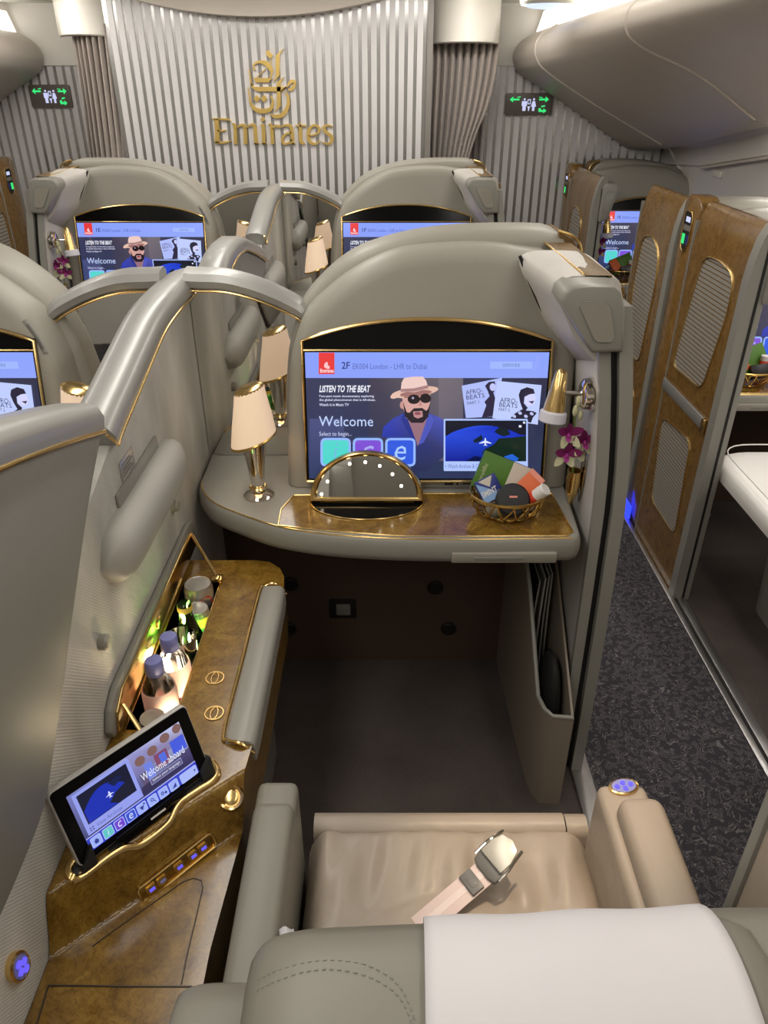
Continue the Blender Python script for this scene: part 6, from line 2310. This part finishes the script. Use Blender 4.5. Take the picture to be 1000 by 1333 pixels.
def wood_wall(name, label, y0, y1, zt, x, sgn, louvres, rail=None, seams=(), group='walnut suite walls', frame=True):
    """wall slab standing on the aisle line; sgn=+1 when the suite lies at larger x"""
    t = thing(name, label, 'partition', (x, (y0 + y1) / 2, 0.0), group)
    prof = [(0.0, 0.0), (0.0, zt - 0.16), (0.004, zt - 0.10), (0.014, zt - 0.045), (0.026, zt - 0.012), (0.036, zt), (0.050, zt), (0.050, 0.0)]
    ya = y0 + (0.045 if frame else 0)
    b = B(); b.loft([[V(x + sgn * a, y, z) for a, z in prof] for y in (ya, y1)])
    obj('walnut_panel', b, M['wood2'], t, ang=40)
    if frame:
        b = B()
        rg = [(-0.004, 0.0), (-0.004, zt - 0.16), (0.0, zt - 0.10), (0.010, zt - 0.042), (0.024, zt - 0.008), (0.036, zt + 0.004), (0.054, zt + 0.004), (0.054, 0.0)]
        b.loft([[V(x + sgn * a, y, z) for a, z in rg] for y in (y0, y0 + 0.008, ya)])
        f = obj('grey_frame', b, M['shell2'], t, ang=40)
        b = B(); b.box(min(x + sgn * 0.028, x + sgn * 0.036), max(x + sgn * 0.028, x + sgn * 0.036), y0 - 0.002, y0 + 0.004, 0.01, zt - 0.05)
        obj('door_gap', b, M['dark'], f)
    b = B(); b.box(min(x - sgn * 0.003, x + sgn * 0.01), max(x - sgn * 0.003, x + sgn * 0.01), y1 - 0.006, y1, 0.0, zt - 0.06)
    obj('edge_strip', b, M['shell2'], t)
    for poly, n in louvres:
        louvre(t, poly, x, sgn, n)
    if rail:
        b = B(); b.box(min(x - sgn * 0.008, x), max(x - sgn * 0.008, x), ya + 0.02, y1, rail - 0.020, rail + 0.020, 0.003)
        r = obj('grip_rail', b, M['silver'], t)
        b = B(); b.box(min(x - sgn * 0.014, x), max(x - sgn * 0.014, x), ya + 0.012, ya + 0.034, rail - 0.028, rail + 0.022, 0.004)
        obj('latch', b, M['gold'], r)
    for (sa, sb_) in seams:
        b = B(); b.tube([V(x - sgn * 0.001, sa[0], sa[1]), V(x - sgn * 0.001, (sa[0] + sb_[0]) / 2, (sa[1] + sb_[1]) / 2 + 0.01), V(x - sgn * 0.001, sb_[0], sb_[1])], 0.002, 6)
        obj('seam', b, M['dark'], t)
    return t


def sign_post(x, sgn, y0, y1, z0, zt, label):
    t = thing('seat_number_post', label, 'post', (x, (y0 + y1) / 2, 0.0), 'seat number posts')
    P = round_poly([(y0, 0.0), (y1, 0.0), (y1, zt), (y0, zt)], 0.05, 5)
    b = B(); b.prism([V(x - sgn * 0.004, p.x, p.y) for p in P], (sgn * 0.07, 0, 0), 0.010)
    obj('post', b, M['wood2'], t)
    ym = (y0 + y1) / 2
    zc = zt - 0.115
    sh = [(-0.036, 0.045), (-0.025, 0.062), (0.025, 0.062), (0.036, 0.045), (0.036, -0.030), (0.022, -0.058), (0.0, -0.070), (-0.022, -0.058), (-0.036, -0.030)]
    b = B(); b.prism([V(x - sgn * 0.004, ym + a, zc + c) for a, c in sh], (-sgn * 0.003, 0, 0))
    pl = obj('badge', b, M['dark'], t)
    b = B(); b.tube([V(x - sgn * 0.007, ym + a, zc + c) for a, c in sh], 0.0022, 6, closed=True)
    obj('badge_rim', b, M['gold'], pl)
    xb = x - sgn * 0.0075
    for (a0, a1, c0, c1, m_) in [(-0.020, 0.020, 0.028, 0.045, 'signwhite'), (-0.030, 0.030, 0.0, 0.018, 'pewter'), (0.004, 0.030, -0.045, -0.012, 'signgreen'), (-0.030, -0.008, -0.045, -0.012, 'navy')]:
        b = B(); b.box(min(xb, xb + sgn * 0.001), max(xb, xb + sgn * 0.001), ym + a0, ym + a1, zc + c0, zc + c1)
        obj('badge_light', b, M[m_], pl)
    return t


XK = 1.052
up1 = [(2.52, 1.135), (2.39, 1.145), (2.275, 1.125), (2.262, 1.02), (2.322, 0.745), (2.60, 0.735), (2.555, 0.985)]
lo1 = [(2.60, 0.535), (2.315, 0.565), (2.272, 0.205), (2.545, 0.205)]
wood_wall('walnut_suite_wall', 'burl walnut suite wall with two louvred openings beside the aisle door track', 2.170, 2.645, 1.285, XK, 1, [(up1, 28), (lo1, 26)], rail=0.655)
sign_post(XK + 0.010, 1, 2.652, 2.800, 0.0, 1.295, 'walnut seat number post with lit badge beside the door track wall')
up2 = [(3.17, 1.09), (3.05, 1.105), (2.96, 1.06), (2.935, 0.95), (2.965, 0.62), (3.14, 0.62), (3.20, 0.90)]
lo2 = [(3.17, 0.50), (2.96, 0.50), (2.94, 0.205), (3.17, 0.205)]
wood_wall('walnut_suite_wall', 'burl walnut sliding door wall with louvre beyond the seat number post', 2.815, 3.26, 1.27, XK + 0.006, 1, [(up2, 30), (lo2, 24)])
up3 = [(4.42, 1.035), (4.30, 1.05), (4.20, 1.01), (4.185, 0.90), (4.22, 0.60), (4.42, 0.60), (4.48, 0.85)]
wood_wall('walnut_suite_wall', 'far burl walnut suite wall with louvre by the striped side wall', 3.98, 4.56, 1.222, XK, 1, [(up3, 24)])
sign_post(XK + 0.010, 1, 4.575, 4.74, 0.0, 1.235, 'far walnut seat number post by the striped side wall')
# pillar heads of the window-side suites
for (y, zt, kx, w) in [(2.158, 1.20, 1.0, w_k2), (3.955, 1.155, 0.62, w_k1)]:
    t = thing('pillar_head', 'grey pillar head with inset panel ' + w, 'pillar', (1.06 + 0.07 * kx, y, zt - 0.14), 'pillar heads')
    c = [(1.06 + (x_ - 1.06) * kx, z_) for x_, z_ in [(1.095, zt - 0.12), (1.10, zt + 0.03), (1.13, zt + 0.045), (1.20, zt + 0.045), (1.225, zt + 0.02), (1.17, zt - 0.11), (1.15, zt - 0.135), (1.10, zt - 0.135)]]
    cx = sum(p[0] for p in c) / 8; cz = sum(p[1] for p in c) / 8
    b = B(); b.loft([[V(cx + (x_ - cx) * k, yy, cz + (z_ - cz) * k) for x_, z_ in c] for k, yy in [(0.88, y), (0.97, y + 0.004), (1.0, y + 0.016), (1.0, y + 0.12)]])
    obj('head', b, M['shell2'], t)
    b = B(); b.tube([V(cx + (x_ - cx) * 0.6, y - 0.001, cz + (z_ - cz) * 0.6) for x_, z_ in c], 0.0014, 6, closed=True)
    obj('inset_seam', b, M['panel'], t)
# far aisle: walnut wall of the opposite window suite
up4 = [(4.26, 1.03), (4.08, 1.06), (3.90, 1.02), (3.86, 0.60), (4.26, 0.60)]
XA = -2.052
wood_wall('walnut_suite_wall', 'burl walnut suite wall with dark louvre across the far aisle', 3.50, 4.30, 1.24, XA, -1, [(up4, 26)])
sign_post(XA - 0.010, -1, 4.32, 4.53, 0.0, 1.28, 'walnut seat number post across the far aisle')
# blue floor marker light at the foot of the wall
b = B(); b.box(1.040, 1.050, 2.72, 2.86, 0.014, 0.075, 0.003)
obj('floor_light', b, M['floorled'], None, label='blue floor marker light at the foot of the walnut walls', cat='light')
# rear walnut wall on the window side, behind the doorway
wood_wall('walnut_suite_wall', 'burl walnut suite wall at the near end of the door track', 0.3, 1.40, 1.26, XK + 0.02, 1, [], frame=False)
